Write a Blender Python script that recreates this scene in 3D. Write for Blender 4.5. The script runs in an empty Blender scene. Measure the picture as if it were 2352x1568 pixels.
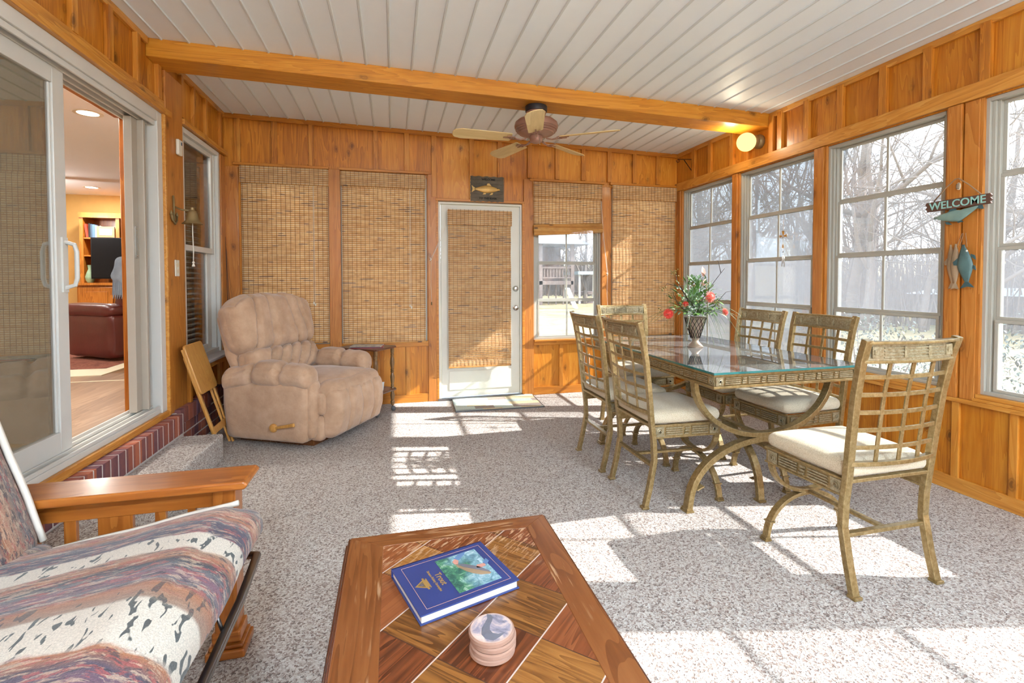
import bpy, bmesh, math, random
from mathutils import Vector, Matrix, Euler, noise
rnd = random.Random(7)
SC = bpy.context.scene
COL = SC.collection
PI = math.pi

# ------------------------------------------------------------------ node helpers
class NT:
    def __init__(s, mat):
        s.m = mat; mat.use_nodes = True; s.t = mat.node_tree; s.t.nodes.clear()
        s.out = s.n('ShaderNodeOutputMaterial')
    def n(s, ty, **k):
        nd = s.t.nodes.new(ty)
        for a, b in k.items():
            if a.startswith('i_'): nd.inputs[a[2:].replace('_', ' ')].default_value = b
            else: setattr(nd, a, b)
        return nd
    def l(s, a, b): s.t.links.new(a, b)
    def coord(s, scale=(1, 1, 1), rot=(0, 0, 0), loc=(0, 0, 0), kind='Object'):
        tc = s.n('ShaderNodeTexCoord'); mp = s.n('ShaderNodeMapping')
        mp.inputs['Scale'].default_value = scale; mp.inputs['Rotation'].default_value = rot; mp.inputs['Location'].default_value = loc
        s.l(tc.outputs[kind], mp.inputs[0]); return mp.outputs[0]
    def noise(s, v, scale=5, detail=4, rough=.55, dist=0, lac=2):
        nd = s.n('ShaderNodeTexNoise'); nd.inputs['Scale'].default_value = scale; nd.inputs['Detail'].default_value = detail
        nd.inputs['Roughness'].default_value = rough; nd.inputs['Distortion'].default_value = dist
        if v is not None: s.l(v, nd.inputs['Vector'])
        return nd.outputs[0]
    def ramp(s, f, stops, mode='LINEAR'):
        r = s.n('ShaderNodeValToRGB'); cr = r.color_ramp; cr.interpolation = mode
        while len(cr.elements) < len(stops): cr.elements.new(.5)
        for e, (p, c) in zip(cr.elements, stops):
            e.position = p; e.color = (c[0], c[1], c[2], 1) if hasattr(c, '__len__') else (c, c, c, 1)
        s.l(f, r.inputs[0]); return r.outputs[0]
    def math(s, op, a, b=None, c=None, clamp=False):
        nd = s.n('ShaderNodeMath', operation=op, use_clamp=clamp)
        for i, x in enumerate((a, b, c)):
            if x is None: continue
            if hasattr(x, 'links'): s.l(x, nd.inputs[i])
            else: nd.inputs[i].default_value = x
        return nd.outputs[0]
    def mix(s, f, a, b, blend='MIX'):
        nd = s.n('ShaderNodeMix', data_type='RGBA', blend_type=blend)
        for sk, x in ((nd.inputs[0], f), (nd.inputs[6], a), (nd.inputs[7], b)):
            if hasattr(x, 'links'): s.l(x, sk)
            elif hasattr(x, '__len__'): sk.default_value = (x[0], x[1], x[2], 1)
            else: sk.default_value = x
        return nd.outputs[2]
    def sep(s, v):
        nd = s.n('ShaderNodeSeparateXYZ'); s.l(v, nd.inputs[0]); return nd.outputs
    def comb(s, x, y, z):
        nd = s.n('ShaderNodeCombineXYZ')
        for i, q in enumerate((x, y, z)):
            if hasattr(q, 'links'): s.l(q, nd.inputs[i])
            else: nd.inputs[i].default_value = q
        return nd.outputs[0]
    def bsdf(s, col, rough=.6, metal=0, bump=None, bstr=.3, bdist=.01, spec=.5, coat=0, sheen=0):
        b = s.n('ShaderNodeBsdfPrincipled')
        if hasattr(col, 'links'): s.l(col, b.inputs['Base Color'])
        else: b.inputs['Base Color'].default_value = (col[0], col[1], col[2], 1)
        if hasattr(rough, 'links'): s.l(rough, b.inputs['Roughness'])
        else: b.inputs['Roughness'].default_value = rough
        b.inputs['Metallic'].default_value = metal; b.inputs['Specular IOR Level'].default_value = spec
        b.inputs['Coat Weight'].default_value = coat; b.inputs['Coat Roughness'].default_value = .15
        b.inputs['Sheen Weight'].default_value = sheen
        if bump is not None:
            bp = s.n('ShaderNodeBump'); bp.inputs['Strength'].default_value = bstr; bp.inputs['Distance'].default_value = bdist
            s.l(bump, bp.inputs['Height']); s.l(bp.outputs[0], b.inputs['Normal'])
        s.l(b.outputs[0], s.out.inputs[0]); return b

def srgb(r, g, b):
    f = lambda c: (c/255/12.92) if c/255 <= .04045 else ((c/255+.055)/1.055)**2.4
    return (f(r), f(g), f(b))
MATS = {}
def M(name): return MATS[name]
def newmat(name):
    m = bpy.data.materials.new(name); MATS[name] = m; return NT(m)
def plain(name, c, rough=.6, metal=0, bumpscale=0, bstr=.2, var=0, spec=.5, coat=0, sheen=0):
    t = newmat(name); col = c; bp = None
    v = t.coord()
    if var:
        nz = t.noise(v, 6, 5); dk = tuple(x*(1-var) for x in c); lt = tuple(min(1, x*(1+var)) for x in c)
        col = t.ramp(nz, [(.3, dk), (.7, lt)])
    if bumpscale: bp = t.noise(v, bumpscale, 3)
    t.bsdf(col, rough, metal, bp, bstr, .004, spec, coat, sheen)
    return MATS[name]

def wood(name, dark, mid, light, axis='z', pitch=None, pa='x', knots=True, rough=.42, ring=1.0, poff=0.0, coat=.15, wear=0):
    """planed boards: grain along axis, hue shift board by board along pa"""
    t = newmat(name)
    sc = {'x': (1.2, 14, 14), 'y': (14, 1.2, 14), 'z': (14, 14, 1.2)}[axis]
    v0 = t.coord()
    off = None
    if pitch:
        sx = t.sep(v0)[{'x': 0, 'y': 1, 'z': 2}[pa]]
        cell = t.math('FLOOR', t.math('DIVIDE', t.math('ADD', sx, poff), pitch))
        wn = t.n('ShaderNodeTexWhiteNoise', noise_dimensions='1D'); t.l(cell, wn.inputs['W']); off = wn.outputs[0]
    mp = t.n('ShaderNodeMapping'); mp.inputs['Scale'].default_value = sc; t.l(v0, mp.inputs[0]); v = mp.outputs[0]
    if off is not None:
        va = t.n('ShaderNodeVectorMath', operation='ADD'); t.l(v, va.inputs[0]); t.l(t.comb(t.math('MULTIPLY', off, 37.0), t.math('MULTIPLY', off, 91.0), t.math('MULTIPLY', off, 53.0)), va.inputs[1]); v = va.outputs[0]
    g1 = t.noise(v, .55*ring, 3, .5, 1.2)
    rings = t.math('FRACT', t.math('MULTIPLY', g1, 9.0))
    g2 = t.noise(v, 3.2, 6, .65, .3)
    f = t.math('ADD', t.math('MULTIPLY', rings, .26), t.math('ADD', t.math('MULTIPLY', g2, .50), .12))
    if off is not None: f = t.math('ADD', f, t.math('MULTIPLY', t.math('SUBTRACT', off, .5), .30))
    col = t.ramp(f, [(.18, dark), (.5, mid), (.82, light)])
    if knots:
        ks = {'x': (4.5, 8, 8), 'y': (8, 4.5, 8), 'z': (8, 8, 4.5)}[axis]
        vv = t.coord(scale=ks)
        vo = t.n('ShaderNodeTexVoronoi', feature='F1'); vo.inputs['Scale'].default_value = .78
        nn = t.noise(vv, 2.5, 2)
        va2 = t.n('ShaderNodeVectorMath', operation='ADD'); t.l(vv, va2.inputs[0]); t.l(t.comb(t.math('MULTIPLY', nn, .35), t.math('MULTIPLY', nn, .3), 0), va2.inputs[1])
        t.l(va2.outputs[0], vo.inputs['Vector'])
        k = t.ramp(vo.outputs['Distance'], [(.0, 1), (.07, .95), (.10, .45), (.12, .7), (.15, .22), (.30, 0)])
        col = t.mix(t.math('MULTIPLY', k, .8), col, tuple(x*.30 for x in dark))
    if wear:
        wv = t.noise(t.coord(scale={'x': (3, 60, 60), 'y': (60, 3, 60), 'z': (60, 60, 3)}[axis]), 1.6, 3, .6)
        big = t.noise(t.coord(), 4.0, 2)
        wm = t.math('MULTIPLY', t.ramp(wv, [(.56, 0), (.60, 1)]), t.ramp(big, [(.50, 0), (.58, 1)]))
        col = t.mix(t.math('MULTIPLY', wm, wear), col, srgb(205, 165, 125))
    t.bsdf(col, rough, 0, g2, .12, .003, .45, coat)
    return MATS[name]

# ------------------------------------------------------------------ mesh builder
class MB:
    def __init__(s): s.v = []; s.f = []; s.mi = []; s.cur = 0
    def add(s, vs, fs):
        o = len(s.v); s.v += [tuple(p) for p in vs]; s.f += [tuple(i+o for i in f) for f in fs]; s.mi += [s.cur]*len(fs); return s
    def box(s, x0, x1, y0, y1, z0, z1):
        return s.add([(x0,y0,z0),(x1,y0,z0),(x1,y1,z0),(x0,y1,z0),(x0,y0,z1),(x1,y0,z1),(x1,y1,z1),(x0,y1,z1)],
                     [(0,3,2,1),(4,5,6,7),(0,1,5,4),(1,2,6,5),(2,3,7,6),(3,0,4,7)])
    def cbox(s, c, d): return s.box(c[0]-d[0]/2, c[0]+d[0]/2, c[1]-d[1]/2, c[1]+d[1]/2, c[2]-d[2]/2, c[2]+d[2]/2)
    def sweep(s, pts, w, h, up=(0, 0, 1), taper=None, closed=False):
        """rect section: w across (perp to path & up), h along up-ish"""
        pts = [Vector(p) for p in pts]; n = len(pts); vs = []; up = Vector(up)
        for i, p in enumerate(pts):
            if closed: d = pts[(i+1) % n]-pts[i-1]
            else: d = pts[min(i+1, n-1)]-pts[max(i-1, 0)]
            d.normalize(); sd = d.cross(up)
            if sd.length < 1e-4: sd = d.cross(Vector((1, 0, 0)))
            sd.normalize(); u2 = sd.cross(d).normalized(); k = taper[i] if taper else 1
            for a, b in ((-1, -1), (1, -1), (1, 1), (-1, 1)): vs.append(p+sd*(a*w/2*k)+u2*(b*h/2*k))
        fs = []
        for i in range(n if closed else n-1):
            j = (i+1) % n
            for k in range(4): fs.append((i*4+k, i*4+(k+1) % 4, j*4+(k+1) % 4, j*4+k))
        if not closed: fs += [(3, 2, 1, 0), tuple(4*(n-1)+k for k in range(4))]
        return s.add(vs, fs)
    def tube(s, pts, r, n=8, closed=False):
        pts = [Vector(p) for p in pts]; m = len(pts); vs = []
        rr = r if hasattr(r, '__len__') else [r]*m
        ref = None
        for i, p in enumerate(pts):
            if closed: d = pts[(i+1) % m]-pts[i-1]
            else: d = pts[min(i+1, m-1)]-pts[max(i-1, 0)]
            if d.length < 1e-9: d = Vector((0, 0, 1))
            d.normalize()
            if ref is None: ref = Vector((0, 0, 1)) if abs(d.z) < .9 else Vector((1, 0, 0))
            a = d.cross(ref)
            if a.length < 1e-3: a = d.orthogonal()
            a.normalize(); b = a.cross(d).normalized(); ref = -b if False else b
            for k in range(n):
                t = 2*PI*k/n; vs.append(p+a*(rr[i]*math.cos(t))+b*(rr[i]*math.sin(t)))
        fs = []
        for i in range(m if closed else m-1):
            j = (i+1) % m
            for k in range(n): fs.append((i*n+k, i*n+(k+1) % n, j*n+(k+1) % n, j*n+k))
        if not closed: fs += [tuple(range(n-1, -1, -1)), tuple((m-1)*n+k for k in range(n))]
        return s.add(vs, fs)
    def lathe(s, prof, c=(0, 0, 0), n=24, axis='z'):
        vs = []; m = len(prof)
        for r, z in prof:
            for k in range(n):
                t = 2*PI*k/n; p = (r*math.cos(t), r*math.sin(t), z)
                if axis == 'x': p = (p[2], p[0], p[1])
                if axis == 'y': p = (p[0], p[2], p[1])
                vs.append((p[0]+c[0], p[1]+c[1], p[2]+c[2]))
        fs = []
        for i in range(m-1):
            for k in range(n): fs.append((i*n+k, i*n+(k+1) % n, (i+1)*n+(k+1) % n, (i+1)*n+k))
        fs += [tuple(range(n-1, -1, -1)), tuple((m-1)*n+k for k in range(n))]
        return s.add(vs, fs)
    def ell(s, c, r, nu=12, nv=8):
        vs = [(c[0], c[1], c[2]-r[2])]
        for j in range(1, nv):
            t = PI*j/nv-PI/2
            for i in range(nu):
                a = 2*PI*i/nu; vs.append((c[0]+r[0]*math.cos(t)*math.cos(a), c[1]+r[1]*math.cos(t)*math.sin(a), c[2]+r[2]*math.sin(t)))
        vs.append((c[0], c[1], c[2]+r[2])); fs = []
        for i in range(nu): fs.append((0, 1+(i+1) % nu, 1+i))
        for j in range(nv-2):
            for i in range(nu): a = 1+j*nu; fs.append((a+i, a+(i+1) % nu, a+nu+(i+1) % nu, a+nu+i))
        a = 1+(nv-2)*nu
        for i in range(nu): fs.append((a+i, a+(i+1) % nu, len(vs)-1))
        return s.add(vs, fs)
    def prism(s, poly, h, frame=None):
        """poly: 2d points; extruded by h along local z; frame: Matrix"""
        n = len(poly); vs = [Vector((x, y, 0)) for x, y in poly]+[Vector((x, y, h)) for x, y in poly]
        if frame is not None: vs = [frame @ p for p in vs]
        fs = [tuple(range(n-1, -1, -1)), tuple(range(n, 2*n))]+[(i, (i+1) % n, n+(i+1) % n, n+i) for i in range(n)]
        return s.add(vs, fs)
    def xform(s, mat, start=0):
        for i in range(start, len(s.v)): s.v[i] = tuple(mat @ Vector(s.v[i]))
        return s
    def build(s, name, mat, parent=None, smooth=False, bevel=0, seg=2, sub=0, off=None):
        me = bpy.data.meshes.new(name)
        vs = s.v if off is None else [(p[0]-off[0], p[1]-off[1], p[2]-off[2]) for p in s.v]
        me.from_pydata(vs, [], s.f); me.validate(); me.update()
        ms = mat if isinstance(mat, (list, tuple)) else [mat]
        for m in ms: me.materials.append(m)
        if len(ms) > 1 and len(me.polygons) == len(s.mi): me.polygons.foreach_set('material_index', s.mi)
        if smooth:
            me.polygons.foreach_set('use_smooth', [True]*len(me.polygons))
        o = bpy.data.objects.new(name, me); COL.objects.link(o)
        if parent: o.parent = parent
        if off is not None: o.location = off
        if bevel:
            b = o.modifiers.new('b', 'BEVEL'); b.width = bevel; b.segments = seg; b.limit_method = 'ANGLE'; b.angle_limit = .6
            if smooth:
                try: me.set_sharp_from_angle(angle=.7)
                except Exception: pass
        elif smooth == 'a':
            try: me.set_sharp_from_angle(angle=.7)
            except Exception: pass
        if sub: q = o.modifiers.new('s', 'SUBSURF'); q.levels = sub; q.render_levels = sub
        return o

def rbox(sx, sy, sz, r, n=10, fn=None):
    """rounded box centred at 0, half sizes; grid n per face; fn(p,nrm)->p"""
    m = MB(); key = {}; vs = []
    def vid(p):
        k = tuple(round(c, 5) for c in p)
        if k not in key:
            key[k] = len(vs)
            q = Vector((p[0]*sx, p[1]*sy, p[2]*sz)); inn = Vector((max(-sx+r, min(sx-r, q.x)), max(-sy+r, min(sy-r, q.y)), max(-sz+r, min(sz-r, q.z))))
            d = q-inn
            nr = d.normalized() if d.length > 1e-9 else Vector((0, 0, 1))
            if d.length > 1e-9: q = inn+nr*r
            if fn: q = fn(q, nr, Vector(p))
            vs.append(q)
        return key[k]
    fs = []
    g = [-math.cos(PI*i/n)*.35+(-1+2*i/n)*.65 for i in range(n+1)]
    for ax in range(3):
        for sgn in (-1, 1):
            for i in range(n):
                for j in range(n):
                    q = []
                    for a, b in ((g[i], g[j]), (g[i+1], g[j]), (g[i+1], g[j+1]), (g[i], g[j+1])):
                        p = [0, 0, 0]; p[ax] = sgn; p[(ax+1) % 3] = a; p[(ax+2) % 3] = b; q.append(vid(p))
                    if sgn < 0: q.reverse()
                    fs.append(tuple(q))
    m.add(vs, fs); return m

def tag(o, label=None, cat=None, group=None, kind=None):
    if label: o['label'] = label
    if cat: o['category'] = cat
    if group: o['group'] = group
    if kind: o['kind'] = kind
    return o
def thing(name, label, cat, loc=(0, 0, 0), rz=0, group=None):
    o = bpy.data.objects.new(name, None); COL.objects.link(o); o.empty_display_size = .1
    o.location = loc; o.rotation_euler = (0, 0, rz); return tag(o, label, cat, group)
def struct(o): o['kind'] = 'structure'; return o
def sroot(name, loc=(0, 0, 0)):
    o = bpy.data.objects.new(name, None); COL.objects.link(o); o.location = loc; return struct(o)
def copy_tree(o, parent=None):
    c = o.copy(); COL.objects.link(c)
    if parent: c.parent = parent
    for ch in [q for q in o.children]: copy_tree(ch, c)
    return c
def text_mb(body, size, ext=.001, align='CENTER', bold=0, shear=0):
    """letters as an MB in the xy plane, facing +z"""
    cu = bpy.data.curves.new('t', 'FONT'); cu.body = body; cu.size = size; cu.extrude = ext; cu.align_x = align; cu.align_y = 'CENTER'; cu.offset = bold; cu.shear = shear; cu.resolution_u = 3
    ob = bpy.data.objects.new('t', cu); COL.objects.link(ob)
    dg = bpy.context.evaluated_depsgraph_get(); me = bpy.data.meshes.new_from_object(ob.evaluated_get(dg))
    m = MB(); m.add([tuple(v.co) for v in me.vertices], [tuple(p.vertices) for p in me.polygons])
    bpy.data.objects.remove(ob); bpy.data.curves.remove(cu); bpy.data.meshes.remove(me)
    return m

# ------------------------------------------------------------------ materials
pd, pm, pl = srgb(146, 78, 12), srgb(190, 114, 24), srgb(212, 144, 46)
wood('board_x', srgb(164, 92, 18), srgb(208, 130, 34), srgb(226, 158, 58), 'z', .305, 'x', poff=.10)
wood('board_y', pd, pm, pl, 'z', .29, 'y', poff=.05)
wood('batten_z', srgb(152, 86, 20), srgb(198, 124, 38), srgb(216, 150, 62), 'z', .05, 'x')
wood('batten_zy', srgb(152, 86, 20), srgb(198, 124, 38), srgb(216, 150, 62), 'z', .05, 'y')
wood('rail_x', srgb(152, 86, 20), srgb(196, 122, 36), srgb(214, 148, 60), 'x', knots=False)
wood('rail_y', srgb(164, 96, 32), srgb(206, 138, 54), srgb(222, 166, 84), 'y')
wood('post_z', srgb(150, 84, 28), srgb(190, 118, 46), srgb(210, 146, 72), 'z')
wood('beam_x', srgb(168, 96, 20), srgb(210, 136, 36), srgb(224, 160, 60), 'x')
wood('futon_wood', srgb(124, 62, 18), srgb(168, 96, 36), srgb(188, 118, 52), 'x', knots=False, rough=.3, coat=.4)
wood('futon_wood_z', srgb(124, 62, 18), srgb(168, 96, 36), srgb(188, 118, 52), 'z', knots=False, rough=.3, coat=.4)
wood('oak_x', srgb(90, 46, 20), srgb(128, 74, 36), srgb(150, 96, 54), 'x', knots=False, rough=.3, coat=.3, wear=.8)
wood('oak_y', srgb(90, 46, 20), srgb(128, 74, 36), srgb(150, 96, 54), 'y', knots=False, rough=.3, coat=.3, wear=.6)
wood('dark_edge', srgb(48, 20, 8), srgb(92, 44, 20), srgb(116, 60, 30), 'y', knots=False, rough=.25, coat=.4)
wood('walnut', srgb(64, 34, 22), srgb(98, 56, 38), srgb(118, 72, 52), 'x', knots=False, rough=.3, coat=.3)
wood('spindle', srgb(84, 56, 30), srgb(124, 90, 54), srgb(160, 126, 84), 'z', knots=False, rough=.3, coat=.3)
wood('beech', srgb(176, 118, 50), srgb(200, 144, 72), srgb(214, 162, 90), 'z', knots=False, rough=.35, coat=.2)
wood('cabinet', srgb(140, 76, 20), srgb(190, 116, 40), srgb(208, 138, 58), 'z', knots=False, rough=.35)
wood('int_floor', srgb(118, 88, 60), srgb(148, 114, 82), srgb(172, 140, 106), 'y', .18, 'x', knots=False, rough=.4, ring=.6)
wood('casing', srgb(120, 58, 14), srgb(176, 96, 30), srgb(204, 128, 50), 'z', knots=True, rough=.3, coat=.3)
wood('fanblade', srgb(196, 164, 104), srgb(222, 194, 138), srgb(232, 208, 156), 'x', knots=False, rough=.45, ring=.4)
wood('bark', srgb(84, 72, 64), srgb(118, 104, 94), srgb(148, 134, 122), 'z', knots=False, rough=.9, coat=0)
wood('deckwood', srgb(92, 76, 70), srgb(122, 104, 96), srgb(146, 128, 118), 'z', knots=False, rough=.8, coat=0)

plain('vinyl_white', srgb(214, 210, 202), .35, var=.03)
plain('vinyl_taupe', srgb(176, 164, 148), .4, var=.03)
plain('win_frame', srgb(176, 172, 160), .4, var=.03)
plain('door_paint', srgb(226, 222, 208), .4, var=.02)
plain('ceiling_white', srgb(242, 249, 254), .5, var=.012)
plain('ceiling_rib', srgb(214, 220, 222), .5)
plain('sign_board', srgb(96, 66, 52), .7, var=.25, bumpscale=60)
plain('sign_letter', srgb(150, 200, 190), .7)
plain('black_metal', srgb(28, 26, 26), .4, .6)
plain('chrome', srgb(190, 186, 178), .2, 1)
plain('satin_steel', srgb(120, 118, 118), .3, 1)
plain('rope', srgb(150, 120, 92), .9, bumpscale=200)
plain('white_cord', srgb(222, 214, 200), .8)
plain('plastic_white', srgb(228, 222, 206), .4)
plain('copper', srgb(158, 116, 98), .42, .3, var=.12)
plain('dark_canopy', srgb(44, 40, 42), .45)
plain('brass_dull', srgb(140, 118, 78), .5, .4, var=.15)
plain('leather', srgb(88, 34, 28), .35, var=.15, bumpscale=40, coat=.1)
plain('screen_black', srgb(22, 23, 26), .15)
plain('wall_gold', srgb(204, 160, 92), .8, var=.05)
plain('int_white', srgb(246, 247, 250), .8)
plain('int_cream', srgb(226, 214, 186), .8)
plain('throw_blue', srgb(130, 142, 156), .9, bumpscale=80, var=.2)
plain('stone_sill', srgb(190, 184, 184), .5, var=.1)
plain('shingle', srgb(150, 150, 156), .8, var=.1)
plain('roof_pale', srgb(168, 180, 184), .6)
plain('cap_rubber', srgb(96, 98, 100), .5)
plain('hose_green', srgb(110, 148, 128), .4)
plain('mortar', srgb(206, 196, 188), .95, bumpscale=90)
plain('paper', srgb(226, 226, 222), .8)
plain('book_blue', srgb(46, 62, 120), .4, bumpscale=400, bstr=.08, var=.06)
plain('gold_foil', srgb(196, 160, 96), .35, .5)
plain('gold_line', srgb(196, 150, 130), .5)
plain('leaf', srgb(92, 132, 62), .5, var=.35)
plain('leaf_pale', srgb(150, 178, 144), .6, var=.3)
plain('grass_blade', srgb(88, 112, 60), .5, var=.3)
plain('twig', srgb(62, 46, 42), .7)
plain('petal_red', srgb(226, 70, 56), .6, var=.2)
plain('petal_coral', srgb(240, 110, 96), .6, var=.15)
plain('berry', srgb(138, 118, 62), .6, var=.3)
plain('fish_grey', srgb(112, 112, 122), .7, var=.2, bumpscale=60)
plain('vase_bronze', srgb(166, 144, 124), .4, .35, var=.2)
plain('leaf_rust', srgb(196, 140, 124), .6, var=.1)
plain('fish_gold', srgb(196, 156, 88), .45, .3, var=.25, bumpscale=120)
plain('fish_green', srgb(120, 146, 138), .5, var=.3, bumpscale=60)
plain('fish_teal', srgb(78, 106, 106), .5, var=.6, bumpscale=60)
plain('fish_brown', srgb(156, 132, 104), .6, var=.35, bumpscale=60)
plain('fish_dark', srgb(58, 88, 92), .6, var=.2)
plain('plaque', srgb(100, 90, 76), .8, var=.45, bumpscale=50, bstr=.6)
plain('letter_dark', srgb(26, 22, 20), .8)
plain('letter_white', srgb(236, 236, 230), .6)
plain('coaster_side', srgb(160, 126, 108), .9, var=.06, bumpscale=500)
plain('rattan', srgb(150, 100, 56), .6, var=.2)
plain('shrub_leaf', srgb(60, 70, 44), .4, var=.4)
plain('mag_red', srgb(140, 40, 36), .35)
plain('car_grey', srgb(196, 200, 204), .3)
for nm, c in (('bk_red', (176, 62, 40)), ('bk_navy', (34, 44, 70)), ('bk_blue', (96, 128, 168)), ('bk_cream', (222, 202, 172)), ('bk_white', (224, 222, 214)), ('bk_black', (34, 32, 34)), ('bk_slate', (70, 90, 110)), ('bk_tan', (190, 150, 110))):
    plain(nm, srgb(*c), .6)

def mat_window_glass(name, haze, hcol=(200, 204, 208), rough=.0, base=0, refl=.9):
    t = newmat(name)
    tr = t.n('ShaderNodeBsdfTransparent'); tr.inputs[0].default_value = (.96, .97, .97, 1)
    gl = t.n('ShaderNodeBsdfGlossy'); gl.inputs['Roughness'].default_value = rough
    fr = t.n('ShaderNodeFresnel'); fr.inputs[0].default_value = 1.45
    mx = t.n('ShaderNodeMixShader'); t.l(t.math('MULTIPLY_ADD', fr.outputs[0], refl, base, clamp=True), mx.inputs[0]); t.l(tr.outputs[0], mx.inputs[1]); t.l(gl.outputs[0], mx.inputs[2])
    if haze:
        tl = t.n('ShaderNodeBsdfTranslucent'); df = t.n('ShaderNodeBsdfDiffuse')
        c = srgb(*hcol)
        tl.inputs[0].default_value = (*c, 1); df.inputs[0].default_value = (*c, 1)
        m2 = t.n('ShaderNodeMixShader'); m2.inputs[0].default_value = .4; t.l(tl.outputs[0], m2.inputs[1]); t.l(df.outputs[0], m2.inputs[2])
        nz = t.noise(t.coord(scale=(1, 1, .4)), 3, 4)
        hz = t.ramp(nz, [(.3, haze*.75), (.7, haze*1.2)])
        m3 = t.n('ShaderNodeMixShader'); t.l(hz, m3.inputs[0]); t.l(mx.outputs[0], m3.inputs[1]); t.l(m2.outputs[0], m3.inputs[2]); mx = m3
    t.l(mx.outputs[0], t.out.inputs[0])
    return MATS[name]
mat_window_glass('glass_clear', 0)
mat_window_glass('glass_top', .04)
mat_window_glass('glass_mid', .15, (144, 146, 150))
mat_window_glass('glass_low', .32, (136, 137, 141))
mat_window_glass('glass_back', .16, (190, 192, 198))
mat_window_glass('glass_door', .16, (206, 200, 176), refl=2.4, base=.16)  # cream haze colour stands in for the blinds reflected in the door
mat_window_glass('glass_table', .22, (220, 226, 226), refl=2.6, base=.42)  # pale haze colour helps imitate the silvery reflection on the table top
plain('glass_edge', srgb(40, 110, 110), .1, 0, coat=1)

t = newmat('carpet')
v = t.coord()
vo = t.n('ShaderNodeTexVoronoi', feature='F1'); vo.inputs['Scale'].default_value = 165; vo.inputs['Randomness'].default_value = 1
dn = t.noise(v, 60, 3); va = t.n('ShaderNodeVectorMath', operation='ADD'); t.l(v, va.inputs[0]); t.l(t.comb(t.math('MULTIPLY', dn, .02), t.math('MULTIPLY', t.noise(v, 90, 2), .016), 0), va.inputs[1])
t.l(va.outputs[0], vo.inputs['Vector'])
sx = t.sep(vo.outputs['Color'])
col = t.ramp(sx[0], [(0, srgb(84, 70, 66)), (.14, srgb(136, 108, 96)), (.30, srgb(168, 152, 142)), (.5, srgb(198, 186, 176)), (.75, srgb(214, 207, 199)), (1, srgb(232, 228, 222))])
col = t.mix(.3, col, t.ramp(t.noise(v, 380, 2), [(.35, srgb(80, 70, 66)), (.65, srgb(236, 230, 222))]))
t.bsdf(col, .95, 0, t.math('ADD', vo.outputs['Distance'], t.noise(v, 300, 2)), .55, .006, .1)

t = newmat('chair_metal')
v = t.coord()
nz = t.noise(v, 55, 5, .7); col = t.ramp(nz, [(.35, srgb(134, 112, 68)), (.5, srgb(154, 131, 88)), (.68, srgb(176, 154, 112))])
t.bsdf(col, .34, .55, nz, .10, .001, .5)
t = newmat('reed_metal')
v = t.coord(); nz = t.noise(v, 80, 4, .7); col = t.ramp(nz, [(.35, srgb(138, 122, 88)), (.65, srgb(182, 172, 144))])
t.bsdf(col, .35, .5)
t = newmat('seat_fabric')
v = t.coord(); w = t.noise(t.coord(scale=(1, 1, 1)), 260, 3, .6)
col = t.ramp(w, [(.3, srgb(184, 168, 138)), (.7, srgb(220, 208, 184))])
t.bsdf(col, .9, 0, w, .5, .004, .1, 0, .2)
t = newmat('suede')
v = t.coord(); nz = t.noise(v, 7, 5, .6); col = t.ramp(nz, [(.3, srgb(178, 142, 112)), (.55, srgb(196, 160, 130)), (.75, srgb(208, 174, 146))])
wr = t.noise(v, 26, 3, .5, 1.5)
t.bsdf(col, .85, 0, wr, .25, .01, .15, 0, .35)

t = newmat('brick')
v = t.coord(); s3 = t.sep(v)
wn = t.n('ShaderNodeTexWhiteNoise', noise_dimensions='1D'); t.l(t.math('FLOOR', t.math('DIVIDE', s3[1], .076)), wn.inputs['W'])
nz = t.noise(v, 30, 5)
col = t.ramp(t.math('ADD', t.math('MULTIPLY', wn.outputs[0], .8), t.math('MULTIPLY', nz, .25)), [(.1, srgb(92, 62, 78)), (.35, srgb(128, 78, 74)), (.6, srgb(152, 84, 66)), (.9, srgb(176, 100, 72))])
t.bsdf(col, .9, 0, nz, .5, .006)

def bamboo(name, trans, pitch=.0195, thin=False, palefac=1.0):
    t = newmat(name); v = t.coord(); s3 = t.sep(v)
    row = t.math('FLOOR', t.math('DIVIDE', s3[2], pitch))
    wn = t.n('ShaderNodeTexWhiteNoise', noise_dimensions='1D'); t.l(row, wn.inputs['W'])
    vx = t.comb(t.math('ADD', t.math('MULTIPLY', s3[0], 1.0), t.math('MULTIPLY', wn.outputs[0], 50.0)), t.math('MULTIPLY', row, 3.7), 0)
    n1 = t.noise(vx, 9, 3, .6)
    base = t.ramp(wn.outputs[0], [(0, srgb(206, 140, 62)), (.5, srgb(218, 156, 78)), (1, srgb(228, 174, 98))]) if not thin else t.ramp(wn.outputs[0], [(0, srgb(244, 212, 164)), (1, srgb(250, 228, 190))])
    col = t.mix(t.ramp(n1, [(.45, 0), (.6, .35)]), base, srgb(176, 112, 50))
    n2 = t.noise(vx, 6.5, 0, .5)
    col = t.mix(t.ramp(n2, [(.69 if not thin else .97, 0), (.73 if not thin else 1, .85)]), col, srgb(84, 60, 52))
    fib = t.noise(t.comb(t.math('MULTIPLY', s3[0], 8.0), t.math('MULTIPLY', s3[2], 700.0), 0), 1.0, 2)
    col = t.mix(t.ramp(fib, [(.35, .25), (.6, 0)]), col, srgb(150, 96, 40))
    b = t.bsdf(col, .6, 0, fib, .2, .002)
    tl = t.n('ShaderNodeBsdfTranslucent'); t.l(col, tl.inputs[0])
    mx = t.n('ShaderNodeMixShader'); mx.inputs[0].default_value = trans; t.l(b.outputs[0], mx.inputs[1]); t.l(tl.outputs[0], mx.inputs[2])
    t.l(mx.outputs[0], t.out.inputs[0])
bamboo('bamboo', .18); bamboo('bamboo_thin', .42, thin=True)
plain('thread', srgb(128, 84, 48), .9)

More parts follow.
